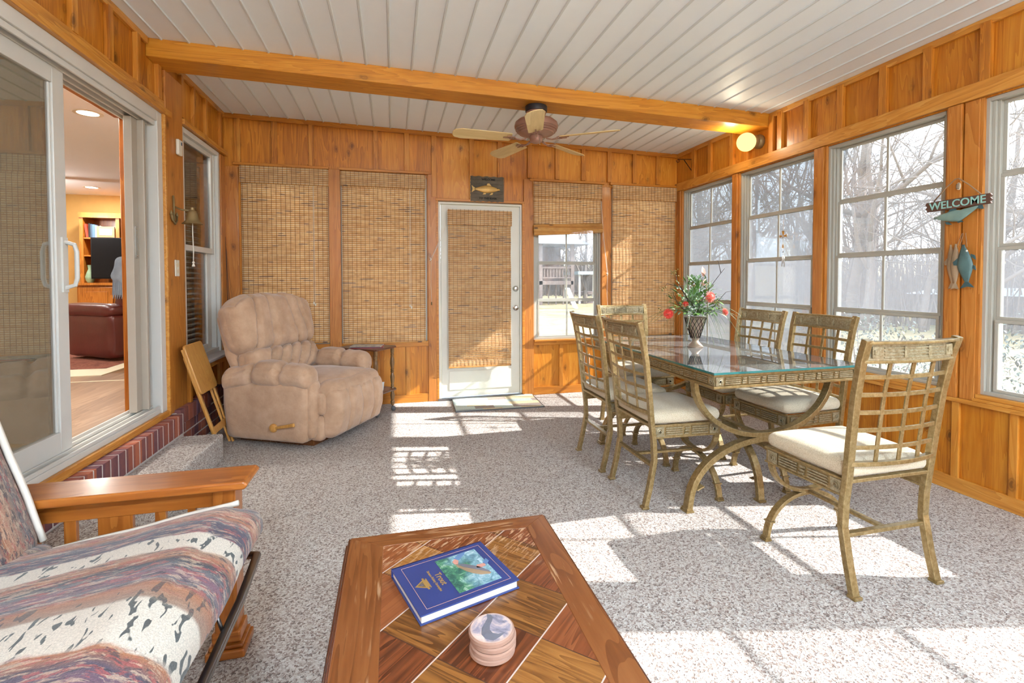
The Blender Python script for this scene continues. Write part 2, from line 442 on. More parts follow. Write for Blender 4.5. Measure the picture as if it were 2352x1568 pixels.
# southwest-pattern futon fabric: bands across y, strokes inside the pale bands
t = newmat('futon_fabric')
v = t.coord(); s3 = t.sep(v)
wob = t.noise(t.comb(t.math('MULTIPLY', s3[0], 2.0), t.math('MULTIPLY', s3[1], 2.0), s3[2]), 2.2, 2)
fw_ = t.noise(t.comb(t.math('MULTIPLY', s3[0], 18.0), t.math('MULTIPLY', s3[1], 30.0), 0), 1.0, 3, .6)
yy = t.math('ADD', t.math('ADD', s3[1], t.math('MULTIPLY', t.math('SUBTRACT', wob, .5), .05)), t.math('MULTIPLY', t.math('SUBTRACT', fw_, .5), .012))
f = t.math('FRACT', t.math('SUBTRACT', 3.85, yy))     # object space: origin at y=.95, so f = 1.80 - world y
teal, mauve, tan, pea, pur, wht, org, gry = srgb(56, 62, 68), srgb(122, 88, 100), srgb(148, 124, 106), srgb(176, 134, 110), srgb(80, 74, 88), srgb(204, 195, 180), srgb(158, 106, 76), srgb(104, 102, 106)
ST = [(0, wht), (.018, teal), (.045, teal), (.055, mauve), (.08, tan), (.11, gry), (.135, tan), (.17, pea), (.20, org), (.225, gry), (.25, pur), (.305, pur), (.31, wht), (.39, wht), (.395, tan), (.43, org), (.455, teal), (.485, gry), (.51, mauve), (.545, gry), (.565, org), (.62, tan), (.63, wht), (.76, wht), (.765, org), (.81, pur), (.86, mauve), (.90, tan), (.94, gry), (.97, org), (1, tan)]
ramp_a = ST[:16]; ramp_b = ST[15:]
col = t.mix(t.math('GREATER_THAN', f, .43), t.ramp(f, ramp_a), t.ramp(f, ramp_b))
st1 = t.noise(t.comb(t.math('MULTIPLY', s3[0], 62.0), t.math('ADD', t.math('MULTIPLY', s3[1], 21.0), t.math('MULTIPLY', s3[0], 14.0)), t.math('MULTIPLY', s3[2], 26.0)), 1.0, 1, .5, .5)
stroke = t.ramp(st1, [(.605, 0), (.63, 1)])
inw = t.ramp(f, [(.0, 0), (.305, 0), (.315, 1), (.385, 1), (.395, 0), (.55, 0), (.57, .8), (.62, .8), (.635, 1), (.75, 1), (.77, 0), (1, 0)])
col = t.mix(t.math('MULTIPLY', stroke, t.math('MULTIPLY', inw, .92)), col, srgb(54, 62, 64))
inv = t.math('SUBTRACT', 1.0, inw)
def zig(ox, a, b, c, amt):
    zz = t.noise(t.comb(t.math('ADD', t.math('MULTIPLY', s3[0], a), ox), t.math('MULTIPLY', s3[1], b), t.math('MULTIPLY', s3[2], 30.0)), 1.0, 4, .7, .4)
    return t.math('MULTIPLY', t.ramp(zz, [(.53, 0), (.585, amt)]), inv)
col = t.mix(zig(0, 16.0, 75.0, 0, .75), col, srgb(64, 62, 70))
col = t.mix(zig(9, 20.0, 70.0, 0, .65), col, srgb(160, 84, 78))
col = t.mix(zig(23, 18.0, 90.0, 0, .5), col, srgb(200, 176, 150))
weave = t.noise(v, 330, 2)
col = t.mix(.35, col, t.mix(1.0, col, t.ramp(weave, [(.35, .55), (.65, 1.5)]), 'MULTIPLY'))
t.bsdf(col, .95, 0, weave, .5, .003, .1, 0, .2)

# parquet of the coffee table, tiles on the diagonal
t = newmat('parquet')
v = t.coord(); s3 = t.sep(v); per = .2335
u = t.math('DIVIDE', t.math('ADD', t.math('SUBTRACT', s3[0], s3[1]), .97+per*20), per)
w = t.math('DIVIDE', t.math('ADD', t.math('ADD', s3[0], s3[1]), -1.136+per*20), per)
fu, fw = t.math('FRACT', u), t.math('FRACT', w)
cu_, cw = t.math('FLOOR', u), t.math('FLOOR', w)
par = t.math('MODULO', t.math('ADD', cu_, cw), 2.0)
wn = t.n('ShaderNodeTexWhiteNoise', noise_dimensions='2D'); t.l(t.comb(cu_, cw, 0), wn.inputs['Vector'])
ga = t.comb(t.math('MULTIPLY', u, 9.0), t.math('ADD', t.math('MULTIPLY', w, .6), t.math('MULTIPLY', wn.outputs[0], 30.0)), wn.outputs[0])
gb = t.comb(t.math('ADD', t.math('MULTIPLY', u, .6), t.math('MULTIPLY', wn.outputs[0], 30.0)), t.math('MULTIPLY', w, 9.0), wn.outputs[0])
vm = t.n('ShaderNodeMix', data_type='VECTOR'); t.l(par, vm.inputs[0]); t.l(ga, vm.inputs[4]); t.l(gb, vm.inputs[5])
gr = t.noise(vm.outputs[1], 1.0, 5, .6, .7)
rg = t.math('FRACT', t.math('MULTIPLY', t.noise(vm.outputs[1], .45, 2, .5, .8), 7.0))
ff = t.math('ADD', t.math('ADD', t.math('MULTIPLY', gr, .55), t.math('MULTIPLY', rg, .22)), t.math('MULTIPLY', wn.outputs[0], .28))
col = t.mix(par, t.ramp(ff, [(.3, srgb(78, 38, 20)), (.5, srgb(124, 66, 34)), (.75, srgb(150, 88, 50))]), t.ramp(ff, [(.3, srgb(92, 54, 22)), (.5, srgb(142, 92, 42)), (.75, srgb(172, 118, 60))]))
du = t.math('MINIMUM', fu, t.math('SUBTRACT', 1.0, fu)); dw = t.math('MINIMUM', fw, t.math('SUBTRACT', 1.0, fw))
col = t.mix(t.ramp(dw, [(.006, 1), (.011, 0)]), col, srgb(70, 44, 36))
col = t.mix(t.ramp(du, [(.0, 1), (.008, 1), (.012, 0)]), col, srgb(206, 188, 178))
sc = t.math('MULTIPLY', t.ramp(t.noise(t.comb(t.math('MULTIPLY', u, 22.0), t.math('MULTIPLY', w, 3.0), 0), 1.0, 3), [(.58, 0), (.62, 1)]), t.ramp(s3[1], [(0, 0), (.5, 0), (1, 1)]))
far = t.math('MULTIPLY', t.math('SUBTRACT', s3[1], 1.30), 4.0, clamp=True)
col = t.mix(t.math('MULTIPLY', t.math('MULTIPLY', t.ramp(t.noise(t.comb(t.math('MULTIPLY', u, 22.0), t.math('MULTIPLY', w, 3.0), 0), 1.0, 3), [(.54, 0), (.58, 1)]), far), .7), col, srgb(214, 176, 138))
t.bsdf(col, .32, 0, gr, .08, .002, .5, .25)

# pale geometric rug, blocks
t = newmat('rug')
v = t.coord(); s3 = t.sep(v)
cx, cy = t.math('FLOOR', t.math('DIVIDE', s3[0], .11)), t.math('FLOOR', t.math('DIVIDE', s3[1], .105))
wn = t.n('ShaderNodeTexWhiteNoise', noise_dimensions='2D'); t.l(t.comb(t.math('FLOOR', t.math('DIVIDE', t.math('ADD', s3[0], t.math('MULTIPLY', cy, .07)), .19)), cy, 0), wn.inputs['Vector'])
col = t.ramp(wn.outputs[0], [(0, srgb(150, 130, 116)), (.22, srgb(150, 130, 116)), (.23, srgb(206, 220, 208)), (.5, srgb(230, 226, 212)), (.51, srgb(214, 196, 150)), (.72, srgb(214, 196, 150)), (.73, srgb(172, 188, 184)), (1, srgb(172, 188, 184))], 'CONSTANT')
rib = t.noise(t.coord(scale=(260, 20, 1)), 1.0, 2)
col = t.mix(.2, col, t.ramp(rib, [(.3, .3), (.7, .95)]))
t.bsdf(col, .95, 0, rib, .3, .003, .1)

t = newmat('int_rug')
v = t.coord(); nz = t.noise(v, 9, 4, .7, 1.0)
col = t.ramp(nz, [(.35, srgb(96, 44, 36)), (.5, srgb(150, 92, 72)), (.62, srgb(120, 60, 48)), (.75, srgb(196, 160, 126))])
t.bsdf(col, .95)
t = newmat('lawn')
v = t.coord(); n1 = t.noise(v, .35, 6, .65); n2 = t.noise(v, 14, 3)
col = t.ramp(t.math('ADD', t.math('MULTIPLY', n1, .6), t.math('MULTIPLY', n2, .4)), [(.3, srgb(112, 98, 70)), (.5, srgb(158, 138, 102)), (.7, srgb(186, 168, 132))])
col = t.mix(t.ramp(t.noise(v, .12, 3), [(.55, 0), (.7, .4)]), col, srgb(116, 128, 78))
t.bsdf(col, 1.0, 0, n2, .4, .03, .05)

# book cover picture, coaster picture, magazine cover
t = newmat('cover_photo')
v = t.coord(); n1 = t.noise(v, 38, 5, .7, 1.2); n2 = t.noise(v, 14, 2); s3 = t.sep(v)
col = t.ramp(n1, [(.3, srgb(24, 60, 58)), (.45, srgb(52, 104, 92)), (.58, srgb(88, 150, 110)), (.72, srgb(196, 214, 206))])
low = t.ramp(n1, [(.3, srgb(70, 104, 124)), (.5, srgb(120, 164, 176)), (.7, srgb(206, 222, 228))])
col = t.mix(t.ramp(t.math('ADD', t.math('MULTIPLY', s3[0], 4.0), t.math('ADD', n2, -.2)), [(.4, 0), (.6, 1)]), col, low)
t.bsdf(col, .3)
t = newmat('coaster_top')
v = t.coord(); n1 = t.noise(v, 22, 4, .6, 1.0)
s3 = t.sep(v); rr = t.math('SQRT', t.math('ADD', t.math('MULTIPLY', s3[0], s3[0]), t.math('MULTIPLY', s3[1], s3[1])))
col = t.ramp(n1, [(.32, srgb(96, 98, 112)), (.46, srgb(150, 144, 158)), (.6, srgb(214, 190, 180)), (.75, srgb(226, 208, 200))])
col = t.mix(t.ramp(t.math('DIVIDE', rr, .055), [(.72, 0), (.86, 1)]), col, srgb(206, 176, 158))
t.bsdf(col, .7)
t = newmat('mag_cover')
v = t.coord(); n1 = t.noise(v, 16, 4, .6, 1.5)
t.bsdf(t.ramp(n1, [(.3, srgb(52, 62, 70)), (.45, srgb(150, 160, 166)), (.6, srgb(222, 218, 214)), (.75, srgb(150, 120, 112))]), .3)
t = newmat('frame_photo')
v = t.coord(); n1 = t.noise(v, 30, 4)
t.bsdf(t.ramp(n1, [(.35, srgb(120, 132, 110)), (.5, srgb(210, 206, 190)), (.7, srgb(170, 120, 110))]), .4)
t = newmat('globe_glow')
e = t.n('ShaderNodeEmission'); e.inputs[0].default_value = (*srgb(255, 206, 120), 1); e.inputs[1].default_value = 1.25; t.l(e.outputs[0], t.out.inputs[0])
t = newmat('downlight')
e = t.n('ShaderNodeEmission'); e.inputs[0].default_value = (*srgb(255, 236, 210), 1); e.inputs[1].default_value = 9; t.l(e.outputs[0], t.out.inputs[0])
t = newmat('amber_glass')
t.bsdf(srgb(206, 140, 50), .2); 
SKY, SUN, HOUSE, PORCH_FILL, EXPO = 3.9, 9.0, 13, 112, 1.06

# ================================================================== ROOM SHELL
XL, XR, YB, YF = -1.522, 3.229, 5.19, -2.4
zc = lambda x: 2.779-.01947*x
TH = .13
tn = [0]
def trim(mb, mat, **k):
    tn[0] += 1
    o = mb.build('trim_%d' % tn[0], MATS[mat], **k); return struct(o)
def slopebox(m, x0, x1, y0, y1, z0):
    return m.add([(x0,y0,z0),(x1,y0,z0),(x1,y1,z0),(x0,y1,z0),(x0,y0,zc(x0)),(x1,y0,zc(x1)),(x1,y1,zc(x1)),(x0,y1,zc(x0))],
                 [(0,3,2,1),(4,5,6,7),(0,1,5,4),(1,2,6,5),(2,3,7,6),(3,0,4,7)])

m = MB().box(XL-.2, XR+.15, YF-.15, YB+.15, -.12, 0)
struct(m.build('floor', MATS['carpet']))
# ceiling: sloped slab and raised seams
m = MB(); m.add([(XL-.15, YF-.1, zc(XL-.15)), (XR+.15, YF-.1, zc(XR+.15)), (XR+.15, YB+.12, zc(XR+.15)), (XL-.15, YB+.12, zc(XL-.15)),
                 (XL-.15, YF-.1, 2.95), (XR+.15, YF-.1, 2.95), (XR+.15, YB+.12, 2.95), (XL-.15, YB+.12, 2.95)],
                [(0,1,2,3),(7,6,5,4),(0,4,5,1),(1,5,6,2),(2,6,7,3),(3,7,4,0)])
m.cur = 1
for k in range(31):
    x = -1.431+.1572*k; z = zc(x)
    if x > XR: break
    for y0, y1 in ((YF, 3.70), (3.95, YB)):
        m.add([(x-.011,y0,z+.002),(x-.006,y0,z-.007),(x+.004,y0,z-.007),(x+.009,y0,z+.002),(x-.011,y1,z+.002),(x-.006,y1,z-.007),(x+.004,y1,z-.007),(x+.009,y1,z+.002)],
              [(0,1,2,3),(7,6,5,4),(0,4,5,1),(1,5,6,2),(2,6,7,3)])
struct(m.build('ceiling', [MATS['ceiling_white'], MATS['ceiling_rib']]))
# outer roof with eave
m = MB().box(XL-3.0, XR+.30, YF-.4, YB+.4, 2.96, 3.05)
struct(m.build('roof', MATS['shingle']))

# ---- back wall
bo = [(-1.383, -.607, .63, 2.30), (-.498, .337, .63, 2.30), (.437, 1.358, 0, 2.075), (1.48, 2.27, .60, 2.29), (2.39, 3.18, .60, 2.29)]
m = MB(); slopebox(m, XL, .437, YB, YB+TH, 2.30); slopebox(m, .437, 1.358, YB, YB+TH, 2.075); slopebox(m, 1.358, XR, YB, YB+TH, 2.29)
for x0, x1, z1 in ((XL, -1.383, 2.30), (-.607, -.498, 2.30), (.337, .437, 2.30), (1.358, 1.48, 2.29), (2.27, 2.39, 2.29), (3.18, XR, 2.29)): m.box(x0, x1, YB, YB+TH, 0, z1)
for x0, x1, z1 in ((-1.383, -.607, .63), (-.498, .337, .63), (1.48, 2.27, .60), (2.39, 3.18, .60)): m.box(x0, x1, YB, YB+TH, 0, z1)
struct(m.build('wall_back', MATS['board_x']))
# posts on the back wall
for x0, x1, zt in ((XL, -1.40, 2.32), (-.607, -.498, 2.34), (.345, .437, 2.34), (1.365, 1.475, 2.34), (2.272, 2.388, 2.30), (3.185, XR-.002, 2.28)):
    trim(MB().box(x0, x1, YB-.022, YB, 0, zt), 'post_z', bevel=.003)
# battens + rails
m = MB()
for x in (-1.40, -1.085, -.757, -.16, .14, .41, .80, 1.10, 1.43, 1.743, 2.048, 2.36, 2.67, 2.97):
    z0 = 2.355 if not .39 < x < 1.36 else 2.10
    if .39 < x < .45: z0 = 2.11
    m.box(x-.024, x+.024, YB-.030, YB, z0, zc(x)-.03)
for x in (-1.08, -.76, -.46, -.16, .14, 1.79, 2.10, 2.42, 2.73, 3.03):
    m.box(x-.022, x+.022, YB-.020, YB, .08, .575)
trim(m, 'batten_z', bevel=.002)
m = MB()
xs = [XL, XR]
m.add([(XL, YB-.034, zc(XL)-.042), (XR, YB-.034, zc(XR)-.042), (XR, YB, zc(XR)-.042), (XL, YB, zc(XL)-.042), (XL, YB-.034, zc(XL)), (XR, YB-.034, zc(XR)), (XR, YB, zc(XR)), (XL, YB, zc(XL))], [(0,3,2,1),(4,5,6,7),(0,1,5,4),(1,2,6,5),(2,3,7,6),(3,0,4,7)])
for x0, x1 in ((-1.44, -.60), (-.51, .36)): m.box(x0, x1, YB-.034, YB, 2.335, 2.36)
for x0, x1 in ((1.43, 2.30), (2.37, 3.215)): m.box(x0, x1, YB-.034, YB, 2.325, 2.35)
m.box(.425, 1.375, YB-.03, YB, 2.075, 2.10)
for x0, x1 in ((-1.40, -.607), (-.498, .345)):
    m.box(x0, x1, YB-.02, YB, .575, .63); m.box(x0, x1, YB-.018, YB, 0, .085)
for x0, x1 in ((1.475, 2.272), (2.388, 3.185)):
    m.box(x0, x1, YB-.05, YB, .585, .605); m.box(x0, x1, YB-.03, YB, .545, .585); m.box(x0, x1, YB-.018, YB, 0, .085)
trim(m, 'rail_x', bevel=.003)
m = MB(); m.box(.430, .452, YB-.024, YB+.02, 0, 2.075); m.box(1.345, 1.372, YB-.03, YB+.02, 0, 2.075); trim(m, 'rail_x', bevel=.002)

# ---- right wall
ro = [(4.195, 5.07), (3.22, 4.10), (2.25, 3.11), (1.235, 2.065), (.235, 1.065), (-.74, .09), (-1.7, -.9)]
m = MB(); m.box(XR, XR+TH, YF, YB+TH, 0, .60); m.box(XR, XR+TH, YF, YB+TH, 2.275, zc(XR)+.001)
e = YB+TH
for a, b in ro: m.box(XR, XR+TH, b, e, .60, 2.275); e = a
m.box(XR, XR+TH, YF, e, .60, 2.275)
struct(m.build('wall_right', MATS['board_y']))
for y0, y1 in ((5.085, 5.165), (4.112, 4.185), (3.125, 3.21), (2.165, 2.24), (2.078, 2.155), (1.15, 1.225), (1.078, 1.14), (.10, .22), (-.89, -.76)):
    d = .022 if y0 not in (2.078, 1.078) else .012
    trim(MB().box(XR-d, XR, y0, y1, .56, 2.28), 'post_z', bevel=.003)
m = MB()
for y in (4.83, 4.54, 4.19, 3.57, 3.29, 2.98, 2.65, 2.36, 2.05, 1.75, 1.45, 1.15, .85, .55, .25): m.box(XR-.030, XR, y-.026, y+.026, 2.37, 2.69)
m.box(XR-.03, XR, 3.645, 3.695, 2.37, 2.69); m.box(XR-.03, XR, 3.955, 4.0, 2.37, 2.69)
for y in (4.85, 4.54, 4.23, 3.92, 3.57, 3.26, 2.95, 2.62, 2.17, 1.885, 1.59, 1.3, 1.0, .7): m.box(XR-.016, XR, y-.02, y+.02, .08, .535)
trim(m, 'batten_zy', bevel=.002)
m = MB(); m.box(XR-.03, XR, YF, YB, 2.282, 2.372); m.box(XR-.022, XR, YF, YB, 2.672, zc(XR)); m.box(XR-.028, XR, YF, YB, .535, .56); m.box(XR-.018, XR, YF, YB, 0, .085)
for a, b in ro: m.box(XR-.02, XR, a-.03, b+.02, .56, .578); m.box(XR-.01, XR+.04, a-.01, b+.01, .578, .602)
trim(m, 'rail_y', bevel=.003)
m = MB()
for a, b in ro:
    m.box(XR-.008, XR+.06, a-.012, a+.004, .60, 2.28); m.box(XR-.008, XR+.06, b-.004, b+.012, .60, 2.28)
trim(m, 'post_z')

# ---- left wall (house side)
m = MB()
def lslope(y0, y1, z0, xa=XL-.168, xb=XL): m.box(xa, xb, y0, y1, z0, zc(XL))
lslope(YF, 1.96, 0); lslope(1.96, 3.89, 2.36); lslope(3.89, 4.205, .30); lslope(4.205, 5.03, 2.41); lslope(5.03, YB+TH, .30)
m.box(XL-.168, XL-.03, 4.205, 5.03, .30, .60)
struct(m.build('wall_left', MATS['board_y']))
trim(MB().box(XL, XL+.028, 3.905, 4.185, .33, 2.69), 'post_z', bevel=.004)
trim(MB().box(XL, XL+.018, 5.045, YB-.022, .33, 2.40), 'post_z', bevel=.003)
m = MB()
for y in (2.62, 2.93, 3.25, 3.56, 3.84, 2.30, 1.98): m.box(XL, XL+.026, y-.024, y+.024, 2.47, 2.77)
for y in (4.21, 4.44, 4.70, 5.06): m.box(XL, XL+.026, y-.022, y+.022, 2.46, 2.77)
m.box(XL, XL+.05, 4.19, 4.225, .34, .60)
trim(m, 'batten_zy', bevel=.002)
m = MB(); m.box(XL, XL+.04, 1.9, 3.98, 2.385, 2.425); m.box(XL, XL+.022, 1.9, 3.985, 2.425, 2.475)
m.box(XL, XL+.04, 4.19, 5.19, 2.41, 2.45); m.box(XL, XL+.022, YF, 3.69, 2.765, zc(XL)); m.box(XL, XL+.022, 3.96, YB, 2.765, zc(XL))
m.box(XL-.02, XL+.025, 1.92, 3.90, .325, .365)
m.box(XL, XL+.03, 3.885, 3.905, .33, 2.39)
trim(m, 'rail_y', bevel=.003)
# brick ledge under the sliding door and brick base beyond
m = MB(); rb = random.Random(3)
m.cur = 1; m.box(XL-.05, XL+.0855, YF, 3.945, 0, .3225); m.box(XL-.05, XL+.0415, 3.945, YB, 0, .325); m.cur = 0
y = 1.2
while y < 3.87:
    m.box(XL-.01, XL+.088, y, y+.064, .190, .325); y += .076
y = 3.955
while y < 4.56:
    m.box(XL-.01, XL+.065, y, y+.064, .235, .345); y += .076
while y < YB-.02:
    m.box(XL-.01, XL+.045, y, y+.064, .235, .335); y += .076
for r in range(3):
    y = 3.90 + (r % 2)*.10; z = .006+r*.075
    while y < YB-.05:
        m.box(XL, XL+.045, y, min(y+.19, YB-.025), z, z+.064); y += .20
struct(m.build('trim_40', [MATS['brick'], MATS['mortar']], bevel=.0025))
# carpeted step
m = MB().box(XL+.085, -1.165, 1.70, 3.875, 0, .185)
struct(m.build('step', MATS['carpet'], bevel=.018, seg=3))

# rear wall behind the photographer, three wide windows
m = MB(); m.box(XL, XR, YF-TH, YF, 0, .6); m.box(XL, XR, YF-TH, YF, 2.3, 2.69)
for x0, x1 in ((XL, -1.2), (.1, .3), (1.6, 1.8), (3.1, XR)): m.box(x0, x1, YF-TH, YF, .6, 2.3)
struct(m.build('wall_front', MATS['board_x']))

# beam
b0, b1 = zc(XL+.0)-.118, zc(XR)-.118
m = MB(); m.add([(XL, 3.70, b0), (XR, 3.70, b1), (XR, 3.95, b1), (XL, 3.95, b0), (XL, 3.70, zc(XL)+.003), (XR, 3.70, zc(XR)+.003), (XR, 3.95, zc(XR)+.003), (XL, 3.95, zc(XL)+.003)], [(0,3,2,1),(4,5,6,7),(0,1,5,4),(1,2,6,5),(2,3,7,6),(3,0,4,7)])
tag(m.build('ceiling_beam', MATS['beam_x'], bevel=.006), 'long amber pine beam crossing the white ceiling above the fan', 'beam')

# ---- windows
def window(idx, a0, a1, z0, z1, plane, axis, glass, rows=4, left='lo'):
    """axis 'x': window in a wall at x=plane running along y; 'y': wall at y=plane along x. outward = +"""
    root = sroot('window_%d' % idx)
    def B(mb, p0, p1, q0, q1, s0, s1):
        if axis == 'x': mb.box(plane+p0, plane+p1, q0, q1, s0, s1)
        else: mb.box(q0, q1, plane+p0, plane+p1, s0, s1)
    f = MB()
    for q0, q1 in ((a0, a0+.022), (a1-.022, a1)): B(f, .012, .10, q0, q1, z0, z1)
    for q0, q1, p0 in ((a0+.022, a0+.04, .028), (a0+.04, a0+.054, .044), (a1-.040, a1-.022, .028), (a1-.054, a1-.040, .044)): B(f, p0, .10, q0, q1, z0, z1)
    B(f, .012, .10, a0+.022, a1-.022, z0, z0+.022); B(f, .012, .10, a0+.022, a1-.022, z1-.022, z1)
    hs = (z1-z0-.044)/rows; mid = (a0+a1)/2
    f.build('window_frame', MATS['win_frame'], root, bevel=.002)
    for r in range(rows):
        zb = z0+.022+r*hs; d = .030+.012*r
        s = MB()
        B(s, d, d+.014, a0+.054, a1-.054, zb, zb+.018); B(s, d, d+.014, a0+.054, a1-.054, zb+hs-.018, zb+hs)
        B(s, d, d+.014, a0+.054, a0+.072, zb+.018, zb+hs-.018); B(s, d, d+.014, a1-.072, a1-.054, zb+.018, zb+hs-.018)
        B(s, d, d+.012, mid-.008, mid+.008, zb+.018, zb+hs-.018)
        sh = s.build('sash', MATS['win_frame'], root, bevel=.0015)
        g = MB(); B(g, d+.006, d+.008, a0+.07, a1-.07, zb+.016, zb+hs-.016)
        g.build('pane', MATS[glass[r]], sh)
    return root
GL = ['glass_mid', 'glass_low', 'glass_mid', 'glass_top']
for i, (a, b) in enumerate(ro): window(i+1, a, b, .602, 2.275, XR, 'x', GL)
GB = ['glass_top', 'glass_top', 'glass_back', 'glass_back']
for i, (x0, x1, z0, z1) in enumerate(bo):
    if i == 2: continue
    window(8+i, x0, x1, z0, z1, YB, 'y', GB)
# left window: white double hung looking into the house
root = sroot('window_13')
f = MB()
def LB(mb, x0, x1, y0, y1, z0, z1): mb.box(XL+x0, XL+x1, y0, y1, z0, z1)
for y0, y1 in ((4.205, 4.25), (4.985, 5.03)): LB(f, -.09, .012, y0, y1, .62, 2.405)
LB(f, -.09, .012, 4.25, 4.985, 2.365, 2.405); LB(f, -.09, .0, 4.25, 4.985, .62, .66)
for y0, y1 in ((4.25, 4.275), (4.955, 4.985)): LB(f, -.09, -.012, y0, y1, .66, 2.365)
f.build('window_frame', MATS['vinyl_white'], root, bevel=.003)
for z0, z1, x, y1 in ((1.49, 2.365, -.045, 4.90), (.66, 1.53, -.075, 4.86)):
    s = MB(); LB(s, x, x+.028, 4.275, 4.31, z0, z1); LB(s, x, x+.028, y1, 4.955, z0, z1)
    LB(s, x, x+.028, 4.31, y1, z0, z0+.045); LB(s, x, x+.028, 4.31, y1, z1-.04, z1)
    sh = s.build('sash', MATS['vinyl_white'], root, bevel=.003)
    g = MB(); LB(g, x+.012, x+.015, 4.305, y1+.005, z0+.04, z1-.035); g.build('pane', MATS['glass_clear'], sh)
LBm = MB().box(XL-.03, XL+.115, 4.205, 5.03, .60, .625)
struct(LBm.build('window_sill', MATS['stone_sill'], bevel=.006)).name = 'trim_41'
m = MB().box(XL, XL+.095, 4.215, 5.03, .555, .60); m.box(XL+.01, XL+.035, 4.60, 4.66, .34, .555); m.box(XL+.01, XL+.035, 4.88, 4.94, .34, .555); trim(m, 'post_z', bevel=.003)
# house blinds behind that window
t_ = thing('venetian_blind', 'white horizontal slat blind behind the window beside the bell', 'blind', (XL-.13, 4.60, 0))
m = MB()
for k in range(38):
    z = .70+k*.044; m.add([(-.02, -.34, z+.010), (.02, -.34, z-.006), (.02, .34, z-.006), (-.02, .34, z+.010), (-.02, -.34, z+.012), (.02, -.34, z-.004), (.02, .34, z-.004), (-.02, .34, z+.012)], [(0,3,2,1),(4,5,6,7),(0,1,5,4),(1,2,6,5),(2,3,7,6),(3,0,4,7)])
m.build('slats', MATS['vinyl_white'], t_)
MB().box(-.025, .025, -.345, .345, 2.34, 2.375).build('head_rail', MATS['vinyl_white'], t_)
m = MB()
for y in (-.22, .22): m.tube([(.022, y, .7), (.022, y, 2.34)], .0015, 4)
m.tube([(.03, -.26, 1.2), (.03, -.26, 2.34)], .004, 6)
m.build('cord', MATS['white_cord'], t_)

# ---- sliding door on the left
root = sroot('door_1')
f = MB()
LB(f, -.150, .012, 3.815, 3.885, .365, 2.385); LB(f, -.165, .012, 1.965, 2.03, .365, 2.385); LB(f, -.165, .012, 2.03, 3.815, 2.315, 2.385)
LB(f, -.165, .004, 2.03, 3.815, .365, .398)
for x in (-.15, -.105, -.055, -.012): LB(f, x, x+.012, 2.03, 3.815, .398, .418); LB(f, x, x+.012, 2.03, 3.815, 2.285, 2.315)
f.build('door_frame', MATS['vinyl_white'], root, bevel=.003)
f = MB(); LB(f, -.10, -.055, 3.63, 3.70, .42, 2.285); LB(f, -.045, -.03, 3.72, 3.75, .42, 2.285); LB(f, -.11, -.02, 3.70, 3.72, .42, 2.285); LB(f, -.09, -.075, 3.75, 3.815, .42, 2.285)
pn = f.build('screen_stile', MATS['vinyl_taupe'], root, bevel=.003)
f = MB(); LB(f, -.055, -.050, 3.648, 3.672, 1.40, 1.60); f.ell((XL-.05, 3.66, 1.585), (.004, .006, .006)); f.ell((XL-.05, 3.66, 1.415), (.004, .006, .006)); f.build('latch_plate', MATS['chrome'], pn)
def panel(y0, y1, x, nm):
    s = MB(); LB(s, x, x+.04, y1-.085, y1, .418, 2.285); LB(s, x, x+.04, y0, y0+.085, .418, 2.285); LB(s, x, x+.04, y0+.085, y1-.085, .418, .52); LB(s, x, x+.04, y0+.085, y1-.085, 2.205, 2.285)
    for q0, q1 in ((y1-.098, y1-.085), (y0+.085, y0+.098)): LB(s, x+.008, x+.032, q0, q1, .52, 2.205)
    p = s.build(nm, MATS['vinyl_white'], root, bevel=.003)
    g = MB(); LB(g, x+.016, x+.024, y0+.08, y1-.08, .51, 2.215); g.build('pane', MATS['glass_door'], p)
    return p
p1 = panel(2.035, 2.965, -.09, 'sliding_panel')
f = MB(); f.tube([(XL-.05, 2.935, 1.22), (XL-.005, 2.935, 1.235), (XL+.004, 2.935, 1.27), (XL+.004, 2.935, 1.40), (XL-.005, 2.935, 1.435), (XL-.05, 2.935, 1.45)], .010, 10); LB(f, -.05, -.042, 2.915, 2.955, 1.20, 1.47)
f.build('door_handle', MATS['vinyl_white'], p1, smooth='a')
m = MB(); LB(m, -.185, -.150, 3.765, 3.83, .37, 2.31); LB(m, -.205, -.165, 1.9, 3.762, 2.30, 2.38)
trim(m, 'casing', bevel=.006)

# ---- glazed door at the back
root = sroot('door_2')
y0 = YB-.005
f = MB(); f.box(.452, .475, y0, y0+.10, .02, 2.065); f.box(1.325, 1.345, y0, y0+.10, .02, 2.065); f.box(.475, 1.325, y0, y0+.10, 2.045, 2.065); f.build('door_frame', MATS['door_paint'], root, bevel=.002)
f = MB().box(.44, 1.36, y0-.03, y0+.12, 0, .022); f.build('threshold', MATS['satin_steel'], root, bevel=.003)
f = MB(); f.box(.480, 1.320, y0+.01, y0+.05, .03, 2.04); 
f.box(.56, 1.24, y0+.004, y0+.01, .10, .30); 
d = f.build('door_slab', MATS['door_paint'], root, bevel=.004)
f = MB(); f.box(.565, .58, y0, y0+.012, .36, 1.96); f.box(1.205, 1.22, y0, y0+.012, .36, 1.96); f.box(.58, 1.205, y0, y0+.012, .36, .375); f.box(.58, 1.205, y0, y0+.012, 1.945, 1.96); f.build('glazing_bead', MATS['door_paint'], d)
for z, nm in ((1.162, 'deadbolt'), (.956, 'door_knob')):
    f = MB().lathe([(.030, 0), (.030, -.008), (.020, -.012), (.019, -.03), (.024, -.04), (.022, -.052), (.0, -.055)] if nm == 'door_knob' else [(.032, 0), (.031, -.008), (.022, -.018), (.018, -.028), (0, -.03)], (0, 0, 0), 20, 'y')
    f.xform(Matrix.Translation((1.277, y0+.01, z))); f.build(nm, MATS['chrome'], d, smooth='a')

